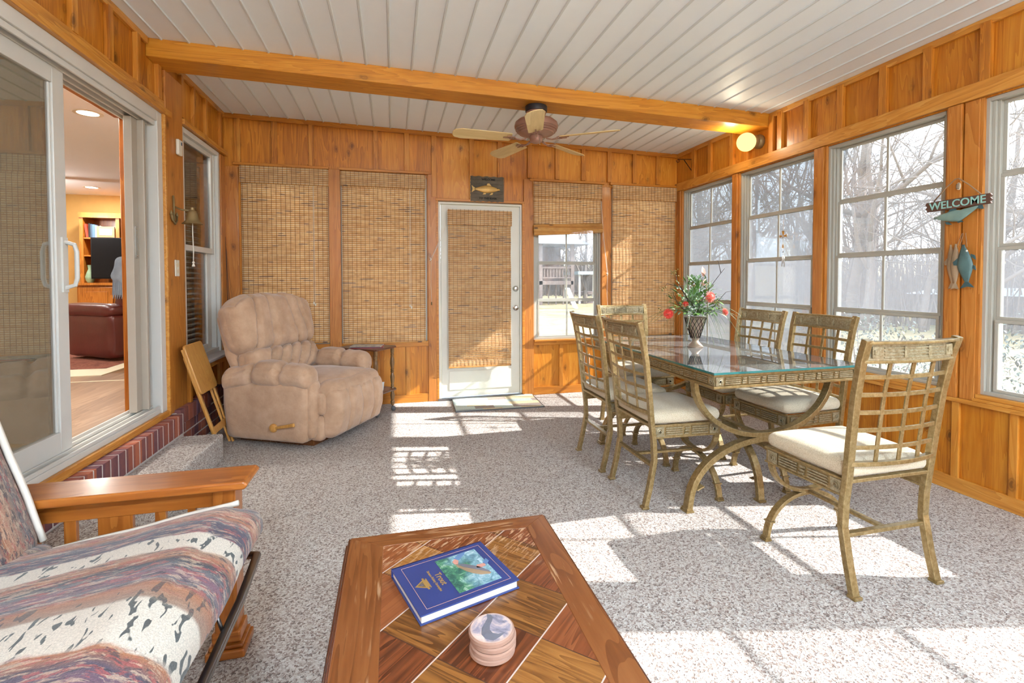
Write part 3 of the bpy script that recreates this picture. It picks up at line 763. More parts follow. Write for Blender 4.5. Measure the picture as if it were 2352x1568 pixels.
# ================================================================== BAMBOO BLINDS
def blind(label, x0, x1, zt, zb, val=.175, y=5.15, fold=None, cord=None, wav=0, seed=0, slant=0):
    r = thing('bamboo_blind', label, 'blind', ((x0+x1)/2, y, zb), 0, 'woven bamboo blinds on the back wall')
    hw = (x1-x0)/2; H = zt-zb
    def slatrows(z0, z1, yo, hw, nm, w=0, dz=0):
        m = MB(); P = .0195; k0 = math.ceil(z0/P)
        z = k0*P
        while z+P <= z1:
            yy = yo+w*(math.sin(z*9+seed)*.5+math.sin(z*23+seed*2)*.5)
            m.cur = 0; m.box(-hw, hw, yy-.0012, yy+.0012, z+.0004, z+.0078)
            m.cur = 1; m.box(-hw+.002, hw-.002, yy-.0004, yy+.0008, z+.0070, z+.0199)
            z += P
        m.cur = 2; n = int(2*hw/.0405)
        for i in range(n+1):
            x = -hw+.012+i*(2*hw-.024)/n
            m.box(x-.0015, x+.0015, yo-.0035-w, yo-.0020-w, z0+.002, z1-.002) if w == 0 else m.sweep([(x, yo-.003+w*(math.sin(q*9+seed)*.5+math.sin(q*23+seed*2)*.5), q) for q in [z0+(z1-z0)*j/24 for j in range(25)]], .0022, .0015, (0, 1, 0))
        return m.build(nm, [MATS['bamboo'], MATS['bamboo_thin'], MATS['thread']], r)
    if fold is None:
        slatrows(0, H-.02, .006, hw-.008, 'slats', wav)
    else:
        slatrows(fold, H-.02, .006, hw-.008, 'slats', wav)
        m = MB(); 
        for k, (dz, dy) in enumerate(((0, -.028), (.028, -.020), (.055, -.010))):
            pts = []
            for j in range(9):
                a = PI*j/8-PI/2
                pts.append((dy-.016*math.cos(a), dz+.020+.030*math.sin(a)+.02))
            pts.append((.0, fold+.01))
            for (ya, za), (yb, zb_) in zip(pts[:-1], pts[1:]):
                m.cur = 0
                sl = lambda x: slant*(x/hw)
                m.add([(-hw, ya, za+sl(-hw)), (hw, ya, za+sl(hw)), (hw, yb, zb_+sl(hw)*.8), (-hw, yb, zb_+sl(-hw)*.8), (-hw, ya+.002, za+sl(-hw)), (hw, ya+.002, za+sl(hw)), (hw, yb+.002, zb_+sl(hw)*.8), (-hw, yb+.002, zb_+sl(-hw)*.8)], [(0,1,2,3),(7,6,5,4),(0,4,5,1),(2,6,7,3),(1,5,6,2),(0,3,7,4)])
        m.build('folded_slats', [MATS['bamboo'], MATS['bamboo_thin']], r)
    slatrows(H-val, H, -.014, hw, 'valance')
    MB().box(-hw+.01, hw-.01, -.004, .012, H-.028, H-.006).build('head_rail', MATS['bamboo'], r)
    if fold is None: MB().box(-hw+.008, hw-.008, 0, .010, .0, .014).build('bottom_rail', MATS['bamboo'], r)
    if cord:
        cx, cz = cord; m = MB()
        for dx in (-.006, .008): m.tube([(cx+dx*.3, -.012, H-.15), (cx+dx, -.012, cz-zb)], .0013, 5); m.lathe([(.002, 0), (.006, .004), (.007, .022), (.002, .03)], (cx+dx, -.012, cz-zb-.025-dx), 8)
        m.build('cord', MATS['white_cord'], r)
    return r
blind('closed bamboo blind behind the tan recliner, nearest the house wall', -1.379, -.601, 2.337, .645, .175, cord=(.25, 1.04), seed=1)
blind('closed bamboo blind above the small side table with magazines', -.492, .326, 2.330, .620, .165, cord=(.25, 1.0), seed=2)
blind('narrow bamboo blind hanging on the white glazed door', .541, 1.221, 1.99, .343, .165, y=5.13, wav=.012, seed=3)
blind('bamboo blind pulled halfway up over the window right of the door', 1.462, 2.262, 2.318, 1.745, .18, fold=.10, seed=4, slant=.022)
blind('closed bamboo blind in the right corner with a sunlit triangle', 2.383, 3.195, 2.318, .62, .17, seed=5, wav=.004)
# lift cords tied to cleats
for lab, pts in (('white lift cord looped on a cleat beside the glazed door', [(.52, 5.12, 1.80), (.44, 5.135, 1.62), (.385, 5.14, 1.50), (.375, 5.15, 1.47), (.372, 5.15, 1.20), (.378, 5.15, 1.03)]),
                 ('white lift cord running down the post beside the corner blind', [(2.235, 5.12, 2.13), (2.27, 5.135, 1.75), (2.32, 5.14, 1.36), (2.33, 5.145, 1.32), (2.325, 5.145, 1.1), (2.345, 5.145, .72)])):
    r = thing('lift_cord', lab, 'cord', pts[3]); o = Vector(pts[3])
    m = MB(); m.tube([Vector(p)-o for p in pts], .0016, 5); m.tube([Vector(p)-o+Vector((.008, 0, 0)) for p in pts[:4]], .0016, 5); m.build('cord', MATS['white_cord'], r)
    m = MB(); m.sweep([(-.012, .0, -.015), (0, -.008, 0), (-.012, 0, .015)], .008, .006, (0, 1, 0)); m.box(-.004, .004, -.004, .018, -.006, .006); m.build('cleat', MATS['plastic_white'], r)
    m = MB(); e_ = Vector(pts[-1])-o; m.lathe([(.002, 0), (.006, .004), (.007, .026), (.002, .032)], (e_.x, e_.y, e_.z-.03), 8); m.build('tassel', MATS['brass_dull'], r)

# ================================================================== DINING SET
CM, RM = MATS['chair_metal'], MATS['reed_metal']
def arc(cx, cz, rx, rz, a0, a1, n, y=0):
    return [(cx+rx*math.cos(a0+(a1-a0)*i/n), y, cz+rz*math.sin(a0+(a1-a0)*i/n)) for i in range(n+1)]
def reeding(mb, p0, p1, z0, z1, nrm, unit=.16, proud=.004):
    """raised reeds with little blocks and corner rosettes on an apron face from p0 to p1 (xy)"""
    p0, p1 = Vector((p0[0], p0[1], 0)), Vector((p1[0], p1[1], 0)); d = p1-p0; L = d.length; d.normalize(); n = Vector((nrm[0], nrm[1], 0))
    fr = Matrix(((d.x, 0, n.x, p0.x), (d.y, 0, n.y, p0.y), (0, 1, 0, 0), (0, 0, 0, 1)))
    H = z1-z0
    def bx(a, b, c, e, h): mb.prism([(a, c), (b, c), (b, e), (a, e)], h, fr)
    for a in (.004, L-.004-H):
        bx(a, a+H, z0, z1, proud*.6)
        for q in (.38, .2):
            st = len(mb.v); mb.lathe([(H*q, 0), (H*q, proud*(1.2 if q > .3 else 1.9)), (H*q*.75, proud*(1.4 if q > .3 else 2.2)), (H*q*.6, proud*.8)], (0, 0, 0), 12)
            for i in range(st, len(mb.v)):
                v = mb.v[i]; mb.v[i] = tuple(fr @ Vector((v[0]+a+H/2, v[1]+(z0+z1)/2, v[2])))
    a0, a1 = H+.012, L-H-.012
    nb = max(2, round((a1-a0)/unit)); s = (a1-a0)/nb
    for k in range(nb):
        x0 = a0+k*s; bw = H*.9
        e0, e1 = x0+bw/2 if k else x0+.0, x0+s-(bw/2 if k < nb-1 else 0)
        for r in range(4): zz = z0+H*(.12+.22*r); bx(e0+.004, e1-.004, zz, zz+H*.11, proud)
        if k < nb-1:
            c = x0+s
            for r in range(3): 
                q = H*.22; bx(c-bw*.34+r*q*.25, c+bw*.2+r*q*.25, z0+H*(.14+.28*r), z0+H*(.30+.28*r), proud*1.3)

def foot(mb, x, y, dirx=0, diry=0, w=.036, h=.016):
    mb.box(x-w/2-abs(diry)*.0, x+w/2, y-w/2, y+w/2, 0, .010); mb.box(x-w/2+.003, x+w/2-.003, y-w/2+.003, y+w/2-.003, .010, .022)

def make_chair(label):
    t = thing('dining_chair', label, 'chair', group='metal lattice dining chairs round the glass table')
    prof = [(-.245, 0), (-.215, .12), (-.188, .26), (-.192, .36), (-.205, .46), (-.222, .62), (-.244, .80), (-.272, .95), (-.296, 1.03)]
    def yz(z):
        for (ya, za), (yb, zb) in zip(prof, prof[1:]):
            if za <= z <= zb: return ya+(yb-ya)*(z-za)/(zb-za)
        return prof[-1][0]
    def hw(z): return .212 if z < .46 else .212+.016*(z-.46)/.56
    for s in (-1, 1):
        m = MB(); pts = []
        for i in range(len(prof)-1):
            for k in range(3):
                z = prof[i][1]+(prof[i+1][1]-prof[i][1])*k/3; pts.append((s*hw(z), yz(z), z))
        pts.append((s*hw(1.03), yz(1.03), 1.03))
        m.sweep(pts, .033, .026, (0, 1, 0)); m.box(s*.212-.020, s*.212+.020, -.265, -.226, 0, .014)
        m.build('leg', CM, t, bevel=.003)
    bow = lambda x, k=1: -.030*k*(1-(x/.22)**2)
    def hbar(z, h, d, w, mb, k=1):
        mb.sweep([(w*(-1+2*i/12), yz(z)+bow(w*(-1+2*i/12), k), z) for i in range(13)], d, h, (0, 0, 1))
    m = MB()
    hbar(1.018, .012, .030, .226, m); hbar(.942, .012, .030, .224, m)
    top = m.build('top_rail', CM, t, bevel=.003)
    m = MB(); z0, z1 = .948, 1.012; n = 14; vs = []; fs = []
    m.sweep([(.218*(-1+2*i/12), yz(.98)+bow(.218*(-1+2*i/12))+.003, .98) for i in range(13)], .008, .066, (0, 0, 1))
    for side in (-1, 1):
        for r in range(4):
            z = .960+r*.012
            m.sweep([(x, yz(.98)+bow(x)+.003+side*.006, z) for x in [-.15+.3*i/10 for i in range(11)]], .004, .005, (0, 0, 1))
        for x in (-.185, .185, -.06, .06):
            m.cbox((x, yz(.98)+bow(x)+.003+side*.007, .98), (.034 if abs(x) > .1 else .016, .006, .044))
            if abs(x) > .1: m.cbox((x, yz(.98)+bow(x)+.003+side*.010, .98), (.018, .006, .020))
    m.build('carved_panel', RM, top, bevel=.001)
    m = MB()
    for z in (.880, .808, .736, .664, .592): hbar(z, .017, .007, .214, m)
    for x in (-.108, 0, .108):
        m.sweep([(x*(1+.04*(z-.5)), yz(z)+bow(x), z) for z in [.53+.41*i/10 for i in range(11)]], .018, .007, (0, 1, 0))
    m.build('lattice', CM, t, bevel=.0015)
    m = MB(); hbar(.525, .018, .022, .212, m); hbar(.452, .014, .024, .210, m, 0); m.build('back_rail', CM, t, bevel=.002)
    # seat frame
    m = MB()
    m.sweep([(-.205, -.20, .418), (-.225, .212, .418), (.225, .212, .418), (.205, -.20, .418)], .016, .062, (0, 0, 1))
    m.sweep([(-.205, -.20, .452), (-.228, .216, .452), (.228, .216, .452), (.205, -.20, .452)], .022, .010, (0, 0, 1))
    m.sweep([(-.205, -.20, .386), (-.228, .216, .386), (.228, .216, .386), (.205, -.20, .386)], .022, .009, (0, 0, 1))
    sf = m.build('seat_frame', CM, t, bevel=.0015)
    m = MB(); reeding(m, (-.222, .222), (.222, .222), .392, .446, (0, 1), .13)
    reeding(m, (.2145, -.19), (.234, .205), .392, .446, (1, -.05), .13); reeding(m, (-.234, .205), (-.2145, -.19), .392, .446, (-1, -.05), .13)
    m.build('apron_reeding', RM, sf)
    def cf(p, nr, q):
        tp = max(0, nr.z); k = 1-.05*(q.y < 0)*abs(q.y)
        return Vector((p.x*(1-.05*max(0, -q.y)), p.y, p.z+.018*tp*(1-q.x**2)*(1-q.y**2)))
    c = rbox(.230, .220, .036, .034, 12, cf); c.xform(Matrix.Translation((0, .008, .492))); c.build('seat_cushion', MATS['seat_fabric'], t, smooth=True)
    # front X: upper arc and lower arch
    for s in (-1, 1):
        m = MB(); up = [(s*(.212*math.sin(PI/2*i/10)), .205, .228+.158*(1-math.cos(PI/2*i/10))) for i in range(11)]
        m.sweep(up, .034, .009, (0, 0, 1)) if False else m.sweep(up, .016, .034, (0, 1, 0))
        lo = [(s*(.226*math.sin(PI/2*i/12)**1.0), .205+.012*i/12, .218*math.cos(PI/2*i/12)**.9) for i in range(12)]+[(s*.2285, .217, .0)]
        m.sweep(lo, .018, .034, (0, 1, 0))
        m.cbox((s*.210, .214, .092), (.032, .044, .008)); m.box(s*.2285-.017, s*.2285+.017, .196, .238, 0, .010); m.box(s*.2285-.013, s*.2285+.013, .199, .235, .010, .020)
        m.build('front_leg', CM, t, bevel=.002)
    m = MB(); m.sweep([(-.21, -.190, .228), (.21, -.190, .228)], .026, .016, (0, 0, 1)); m.sweep([(0, -.185, .230), (0, .2, .224)], .026, .014, (0, 0, 1))
    m.build('stretcher', CM, t, bevel=.002)
    return t
ch = [('gold metal dining chair nearest the camera at the near end of the table', (1.962, 1.772), 0),
      ('gold metal dining chair on the left long side, nearer the camera', (1.572, 2.645), -PI/2),
      ('gold metal dining chair on the left long side, farther from the camera', (1.560, 3.190), -PI/2),
      ('gold metal dining chair on the window side, nearer the camera', (2.450, 2.640), PI/2+.03),
      ('gold metal dining chair on the window side, farther from the camera', (2.440, 3.200), PI/2),
      ('gold metal dining chair at the far end of the table, its front facing the camera', (2.02, 3.86), PI)]
c0 = make_chair(ch[0][0])
for i, (lb, (x, y), rz) in enumerate(ch):
    c = c0 if i == 0 else copy_tree(c0)
    c['label'] = lb; c.location = (x, y, 0); c.rotation_euler = (0, 0, rz)

# table
TCX, TCY = 2.030, 2.925
t = thing('dining_table', 'long gold metal dining table with a clear glass top', 'table', (TCX, TCY, 0))
HX, HY = .472, .775
m = MB()
for z, h, w, o in ((.742, .048, .018, -.006), (.772, .012, .030, 0), (.711, .014, .028, 0)):
    m.sweep([(-HX-o+.012, -HY-o+.012, z), (HX+o-.012, -HY-o+.012, z), (HX+o-.012, HY+o-.012, z), (-HX-o+.012, HY+o-.012, z)], w, h, (0, 0, 1), closed=True)
ap = m.build('apron', CM, t, bevel=.002)
m = MB(); a, b = HX-.009+.0, HY-.009
reeding(m, (-a, -b), (a, -b), .720, .764, (0, -1), .115); reeding(m, (a, -b), (a, b), .720, .764, (1, 0), .115); reeding(m, (a, b), (-a, b), .720, .764, (0, 1), .115); reeding(m, (-a, b), (-a, -b), .720, .764, (-1, 0), .115)
m.build('apron_reeding', RM, ap)
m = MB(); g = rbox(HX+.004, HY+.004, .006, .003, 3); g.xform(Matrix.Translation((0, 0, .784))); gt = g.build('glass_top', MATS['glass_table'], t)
m = MB(); m.sweep([(-HX-.004, -HY-.004, .784), (HX+.004, -HY-.004, .784), (HX+.004, HY+.004, .784), (-HX-.004, HY+.004, .784)], .0025, .011, (0, 0, 1), closed=True); m.build('glass_edge', MATS['glass_edge'], gt)
m = MB()
for x in (-.16, .16): m.cbox((x, 0, .770), (.016, 2*HY-.03, .010))
for y in (-.26, .26): m.cbox((0, y, .770), (2*HX-.03, .016, .010))
for s in (-1, 1):
    for q in (-1, 1): m.sweep([(-.16*s, -.26*q, .770), (.16*s, 0*q, .770)], .010, .008, (0, 0, 1)); m.sweep([(s*.45, q*.75, .770), (s*.16, q*.26, .770)], .010, .008, (0, 0, 1))
m.build('under_grid', CM, t)
for y in (-.575, .575):
    m = MB()
    for s in (-1, 1):
        up = [(s*(.455*math.sin(PI/2*i/16)**.95), y, .385+.325*(1-math.cos(PI/2*i/16))) for i in range(17)]
        m.sweep(up, .026, .045, (0, 1, 0))
        lo = [(s*(.485*math.sin(PI/2*i/16)), y, .362*math.cos(PI/2*i/16)**.85) for i in range(16)]+[(s*.492, y, 0)]
        m.sweep(lo, .032, .046, (0, 1, 0))
        m.sweep([(s*.425, y-.028, .125), (s*.425, y+.028, .125)], .048, .008, (.4*s, 0, 1)); m.box(s*.492-.024, s*.492+.024, y-.032, y+.032, 0, .010); m.box(s*.492-.019, s*.492+.019, y-.028, y+.028, .010, .022)
    m.prism([(-.05, 0), (.05, 0), (.02, .02), (-.02, .02)], .044, Matrix.Translation((0, y+.022, .362)) @ Matrix.Rotation(PI/2, 4, 'X'))
    sg = 1 if y < 0 else -1
    lo = [(-.025, y+sg*(.33*(1-math.sin(PI/2*i/10))+.0), .36*math.cos(PI/2*i/10)**.8) for i in range(10)]+[(-.025, y-sg*.004, 0)]
    m.sweep(lo, .026, .040, (1, 0, 0)); m.box(-.048, -.002, y-.026, y+.026, 0, .012); m.cbox((-.025, y+sg*.045, .115), (.048, .026, .008))
    m.build('leg', CM, t, bevel=.002)
m = MB(); m.sweep([(0, -.575, .372), (0, .575, .372)], .036, .014, (0, 0, 1)); m.build('stretcher', CM, t, bevel=.002)

# ---- vase with flowers
VX, VY, VZ = 2.030, 3.02, .7905
t = thing('flower_vase', 'flared bronze basketweave vase standing on the glass dining table', 'vase', (VX, VY, VZ))
m = MB().lathe([(.052, 0), (.053, .006), (.042, .018), (.026, .036), (.022, .046), (.028, .060), (.045, .115), (.062, .17), (.072, .205), (.074, .208), (.068, .206), (.056, .17), (.02, .07), (0, .065)], n=36)
m.build('body', MATS['vase_bronze'], t, smooth='a')
m = MB()
for k in range(14):
    for s in (-1, 1):
        pts = []
        for i in range(15):
            f = i/14; z = .062+f*.142; r = .029+(.073-.029)*f+.0015; a = 2*PI*k/14+s*f*1.3; pts.append((r*math.cos(a), r*math.sin(a), z))
        m.tube(pts, .0016, 5)
m.build('woven_ribs', MATS['black_metal'], t)
t = thing('flower_arrangement', 'artificial bouquet of red zinnias and trailing grass in the bronze vase', 'flowers', (VX, VY, VZ+.215))
fr = random.Random(11)
def leafmb(m, p, d, L, w, cup=.2, up=Vector((0, 0, 1))):
    d = d.normalized(); s = d.cross(up)
    if s.length < .05: s = Vector((1, 0, 0))
    s.normalize(); n = s.cross(d)
    pts = [p]; vs = [p]; 
    for f, ww in ((.2, .6), (.45, 1), (.75, .7)):
        c = p+d*(L*f)+n*(-L*.25*f*f); vs += [c-s*w*ww*.5+n*cup*w*.3, c, c+s*w*ww*.5+n*cup*w*.3]
    vs.append(p+d*L+n*(-L*.28))
    m.add(vs, [(0, 1, 2), (0, 2, 3), (1, 4, 5, 2), (2, 5, 6, 3), (4, 7, 8, 5), (5, 8, 9, 6), (7, 10, 8), (8, 10, 9)])
def rdir(el0, el1):
    a = fr.uniform(0, 2*PI); e = math.radians(fr.uniform(el0, el1)); return Vector((math.cos(a)*math.cos(e), math.sin(a)*math.cos(e), math.sin(e)))
m = MB(); m.cur = 0
for k in range(560):
    d = rdir(-2, 85); R = fr.uniform(.03, .20)*(1.12 if d.z < .4 else 1.0); p = Vector((0, 0, .02))+Vector((d.x*R, d.y*R, d.z*R*1.25))
    m.cur = 0 if fr.random() < .5 else 1
    leafmb(m, p, (d+Vector((fr.uniform(-.6, .6), fr.uniform(-.6, .6), fr.uniform(-.5, .5)))), fr.uniform(.022, .06), fr.uniform(.012, .026))
for az, el, R, L in ((3.3, 25, .20, .07), (3.0, 50, .20, .06), (.2, 25, .20, .06), (.05, 45, .17, .07), (5.9, 30, .19, .065), (2.6, 60, .22, .06), (.9, 60, .17, .06), (4.2, 10, .16, .08), (4.8, 30, .15, .08)):
    e = math.radians(el); d = Vector((math.cos(az)*math.cos(e), math.sin(az)*math.cos(e), math.sin(e))); m.cur = 0; leafmb(m, d*R, d, L, .032)
m.build('leaves', [MATS['leaf'], MATS['leaf_pale']], t)
m = MB()
def cam_dir(dx, dz, dy=0): return Vector((dx*.968, dx*-.25+dy, dz))
for k in range(46):
    a = fr.uniform(0, 2*PI); R = fr.uniform(.14, .34); h = fr.uniform(.05, .10); drop = fr.uniform(.02, .26)
    pts = []
    for i in range(12):
        f = i/11; r = R*f**.9; z = h*math.sin(min(1, f*1.8)*PI/2)-drop*f**2.6; z = max(z, -.205); pts.append((r*math.cos(a), r*math.sin(a), z))
    m.tube(pts, [.0016*(1-.6*i/11) for i in range(12)], 4)
m.build('grass_blades', MATS['grass_blade'], t)
m = MB(); tips = {}
for key, pts in (('a', [(0, 0), (.05, .12), (.13, .24), (.20, .33)]), ('a2', [(.175, .30), (.165, .34), (.155, .385)]), ('b', [(.02, 0), (.03, .15), (.035, .20), (.052, .27)]), ('c', [(.06, 0), (.13, .07), (.18, .13), (.21, .165), (.255, .175)]), ('d', [(0, .05), (-.09, .17), (-.13, .245), (-.14, .29)]), ('e', [(-.05, .1), (-.10, .20), (-.20, .225), (-.215, .20)]), ('f', [(-.03, 0), (-.12, .08), (-.15, .14), (-.16, .17)])):
    m.tube([cam_dir(x, z) for x, z in pts], [.0032-.0006*i for i in range(len(pts))], 6)
m.build('branches', MATS['twig'], t)
m = MB()
for x, z, L in ((.052, .27, .075), (.035, .205, .07)): leafmb(m, cam_dir(x, z), cam_dir(.5 if z < .25 else .05, .6), L, .036, up=Vector((0, -1, 0)))
m.build('rust_leaves', MATS['leaf_rust'], t)
for cx, cz, n in ((-.145, .30, 16), (-.22, .19, 9), (-.165, .15, 14), (.12, .10, 12), (.16, .07, 12), (-.02, .22, 14), (.07, .20, 12), (.0, .10, 10), (-.26, .04, 3)):
    m = MB()
    for k in range(n):
        p = cam_dir(cx, cz)+Vector((fr.gauss(0, .014), fr.gauss(0, .014), fr.gauss(0, .013))); m.ell(p, (.0052,)*3, 6, 4)
    m.build('berry_cluster', MATS['berry'], t)
for cx, cz, R, mt, tilt, dy in ((.062, .135, .041, 'petal_coral', .1, -.06), (-.205, .018, .038, 'petal_red', -.25, -.03), (.190, .028, .030, 'petal_coral', .4, -.02), (-.085, .085, .022, 'petal_red', -.2, -.03)):
    f = MB(); c = cam_dir(cx, cz, dy); nrm = Vector((tilt, -1, .15)).normalized(); q = nrm.to_track_quat('Z', 'Y')
    for ring, (n, r, el) in enumerate(((16, 1.0, .15), (16, .86, .45), (14, .7, .8), (12, .5, 1.15), (8, .3, 1.4))):
        for k in range(n):
            a = 2*PI*(k+.5*(ring % 2))/n; d = Vector((math.cos(a)*math.cos(el), math.sin(a)*math.cos(el), math.sin(el)))
            leafmb(f, c, q @ d, R*(.65+.35*r), R*.34, cup=.5, up=q @ Vector((0, 0, 1)))
    f.ell(c+nrm*R*.2, (R*.55,)*3, 10, 6)
    f.build('flower_head', MATS[mt], t)

# ================================================================== COFFEE TABLE, BOOK, COASTERS
CX0, CX1, CY0, CY1, CZ = -.136, .492, .34, 1.615, .45
t = thing('coffee_table', 'low oak coffee table with a diagonal parquet top', 'coffee table', (0, 0, 0))
t.location = ((CX0+CX1)/2, (CY0+CY1)/2, 0); off = Vector(t.location)
def L(mb): return mb.xform(Matrix.Translation(-off))
bw = .100
m = MB(); m.box(CX0+bw, CX1-.078, CY0+bw, CY1-.072, CZ-.018, CZ-.001)
o = m.build('parquet_panel', MATS['parquet'], t); o.location = -off   # keeps the pattern anchored
def mitre(pl, mt, nm):
    m = MB(); m.prism(pl, .024, Matrix.Translation((0, 0, CZ-.024))); L(m); return m.build(nm, MATS[mt], t, bevel=.0015)
A, B_, C_, D_ = (CX0, CY0), (CX1, CY0), (CX1, CY1), (CX0, CY1)
a_, b_, c_, d_ = (CX0+bw, CY0+bw), (CX1-.078, CY0+bw), (CX1-.078, CY1-.072), (CX0+bw, CY1-.072)
mitre([D_, d_, c_, C_], 'oak_x', 'border_board'); mitre([A, B_, b_, a_], 'oak_x', 'border_board')
mitre([A, a_, d_, D_], 'oak_y', 'border_board'); mitre([B_, C_, c_, b_], 'oak_y', 'border_board')
m = MB()
for z, o_, w, h in ((CZ-.014, .004, .020, .022), (CZ-.034, .012, .022, .018), (CZ-.050, .006, .020, .014)):
    m.sweep([(CX0-o_+.006, CY0-o_+.006, z), (CX1+o_-.006, CY0-o_+.006, z), (CX1+o_-.006, CY1+o_-.006, z), (CX0-o_+.006, CY1+o_-.006, z)], w, h, (0, 0, 1), closed=True)
L(m); m.build('moulded_edge', MATS['dark_edge'], t, bevel=.006, seg=3)
m = MB(); m.sweep([(CX0+.03, CY0+.03, CZ-.10), (CX1-.03, CY0+.03, CZ-.10), (CX1-.03, CY1-.03, CZ-.10), (CX0+.03, CY1-.03, CZ-.10)], .022, .09, (0, 0, 1), closed=True); L(m); m.build('apron', MATS['oak_y'], t)
for x in (CX0+.045, CX1-.045):
    for y in (CY0+.045, CY1-.045):
        m = MB().lathe([(.028, 0), (.034, .03), (.026, .06), (.034, .20), (.028, .29), (.038, .31), (.038, CZ-.06)], (x, y, 0), 16); L(m); m.build('leg', MATS['dark_edge'], t, smooth='a')

# book
bz = CZ
bl = (Vector((-.013, 1.37)), Vector((.246, 1.451)), Vector((.313, 1.248)), Vector((.056, 1.149)))
ctr = sum(bl, Vector((0, 0)))/4; ang = math.atan2(bl[1].y-bl[0].y, bl[1].x-bl[0].x)
BW, BH = (bl[1]-bl[0]).length/2, .112
t = thing('book', 'blue hardback fishing book lying on the coffee table', 'book', (ctr.x, ctr.y, bz), ang)
m = MB(); m.box(-BW, BW, -BH, BH, .0, .003); m.box(-BW, BW, -BH, BH, .021, .024); m.box(-BW, BW, BH-.004, BH+.001, 0, .024)
m.build('cover', MATS['book_blue'], t, bevel=.0008)
MB().box(-BW+.005, BW-.005, -BH+.005, BH-.004, .0031, .0209).build('pages', MATS['paper'], t)
m = MB(); m.box(BW*.0-.022, BW-.036, -BH+.030, BH-.030, .024, .0245)
ph = m.build('cover_photo', MATS['cover_photo'], t)
Z = .0246
def flat(poly, z, h=.0003): return MB().prism(poly, h, Matrix.Translation((0, 0, z)))
# the trout held in two hands, seen on its side
MB().prism([(.040, .030), (.052, .018), (.066, .002), (.078, -.016), (.086, -.034), (.088, -.046), (.080, -.036), (.066, -.020), (.050, -.002), (.036, .014), (.026, .034)], .0003, Matrix.Translation((0, 0, Z+.0003))).build('fish_back_picture', MATS['fish_grey'], ph)
fishp = [(.030, .034), (.040, .030), (.052, .018), (.066, .002), (.078, -.016), (.086, -.034), (.088, -.046), (.082, -.050), (.074, -.046), (.060, -.040), (.046, -.026), (.034, -.008), (.026, .012), (.020, .026), (.022, .040)]
flat(fishp, Z).build('fish_picture', MATS['fish_brown'], ph)
for pl_, mt, nm in (([(.018, .052), (.030, .064), (.036, .050), (.028, .036), (.020, .038)], 'leaf_rust', 'hand_picture'), ([(.070, .006), (.092, .002), (.090, -.010), (.074, -.012), (.064, -.006)], 'leaf_rust', 'hand_picture'),
                    ([(.028, .066), (.052, .082), (.070, .082), (.062, .070), (.038, .054)], 'bk_blue', 'sleeve_picture'), ([(.088, .006), (.106, .022), (.108, .006), (.094, -.008)], 'bk_blue', 'sleeve_picture')):
    MB().prism(pl_, .0003, Matrix.Translation((0, 0, Z+.0003))).build(nm, MATS[mt], ph)
m = MB()
for x0, x1, y0, y1 in ((-BW+.022, BW-.016, -BH+.016, -BH+.0172), (-BW+.022, BW-.016, BH-.0172, BH-.016), (-BW+.022, -BW+.0232, -BH+.016, BH-.016), (BW-.0172, BW-.016, -BH+.016, BH-.016)): m.box(x0, x1, y0, y1, .024, .0243)
m.build('border_line', MATS['gold_line'], t)
R = Matrix.Rotation(-PI/2, 4, 'Z')
m = text_mb('Trout', .024, .0002, bold=.0004); m.xform(Matrix.Translation((-.038, 0, Z)) @ R); m.build('title', MATS['gold_foil'], t)
m = text_mb('Stream-Fishing Strategies', .0098, .0002, bold=.0002); m.xform(Matrix.Translation((-.056, 0, Z)) @ R); m.build('subtitle', MATS['gold_foil'], t)
m = MB(); m.prism([(-.108, 0), (-.078, .022), (-.078, -.022)], .0004, Matrix.Translation((0, 0, .024))); m.box(-.082, -.077, -.026, .026, .024, .0245); m.box(-.077, -.074, -.016, .016, .024, .0245); m.box(-.074, -.071, -.021, .021, .024, .0245)
em = m.build('emblem', MATS['gold_foil'], t)
m = MB(); m.prism([(-.101, 0), (-.084, .013), (-.084, -.013)], .0002, Matrix.Translation((0, 0, .0244))); 
m.build('emblem_inset', MATS['brass_dull'], em)
m = MB(); m.tube([(-.090+.004*math.cos(a), .004*math.sin(a), .0248) for a in [PI*i/6 for i in range(12)]], .0006, 4, closed=True); m.build('emblem_ring', MATS['book_blue'], em)

# coasters
cx, cy = .203, 1.045
for k, (lb, dx, dy) in enumerate((('round sandstone coaster at the bottom of the stack of four', .0, .0), ('round sandstone coaster second from the bottom of the stack', .002, -.001), ('round sandstone coaster third from the bottom, just under the pictured one', .003, .002), ('round sandstone coaster on top of the stack with a grey fish picture', -.001, .003))):
    z = bz+k*.0118
    c = thing('coaster', lb, 'coaster', (cx+dx, cy+dy, z), .3*k, 'stack of four coasters on the coffee table')
    MB().lathe([(.0465, 0), (.0500, .0022), (.0500, .0092), (.0470, .0118), (.0, .0118)], n=48).build('stone_disc', MATS['coaster_side'], c, smooth='a')
    if k == 3: MB().lathe([(.0465, .0116), (.0460, .0121), (.0, .0121)], n=48).build('picture_face', MATS['coaster_top'], c); MB().prism([(-.034, -.022), (-.036, -.004), (-.028, .010), (-.012, .018), (.006, .020), (.022, .022), (.034, .030), (.036, .020), (.030, .012), (.018, .008), (.004, .006), (-.008, .0), (-.014, -.010), (-.012, -.022), (-.002, -.034), (-.018, -.030)], .0002, Matrix.Translation((0, 0, .0121))).build('fish_picture', MATS['fish_grey'], c)

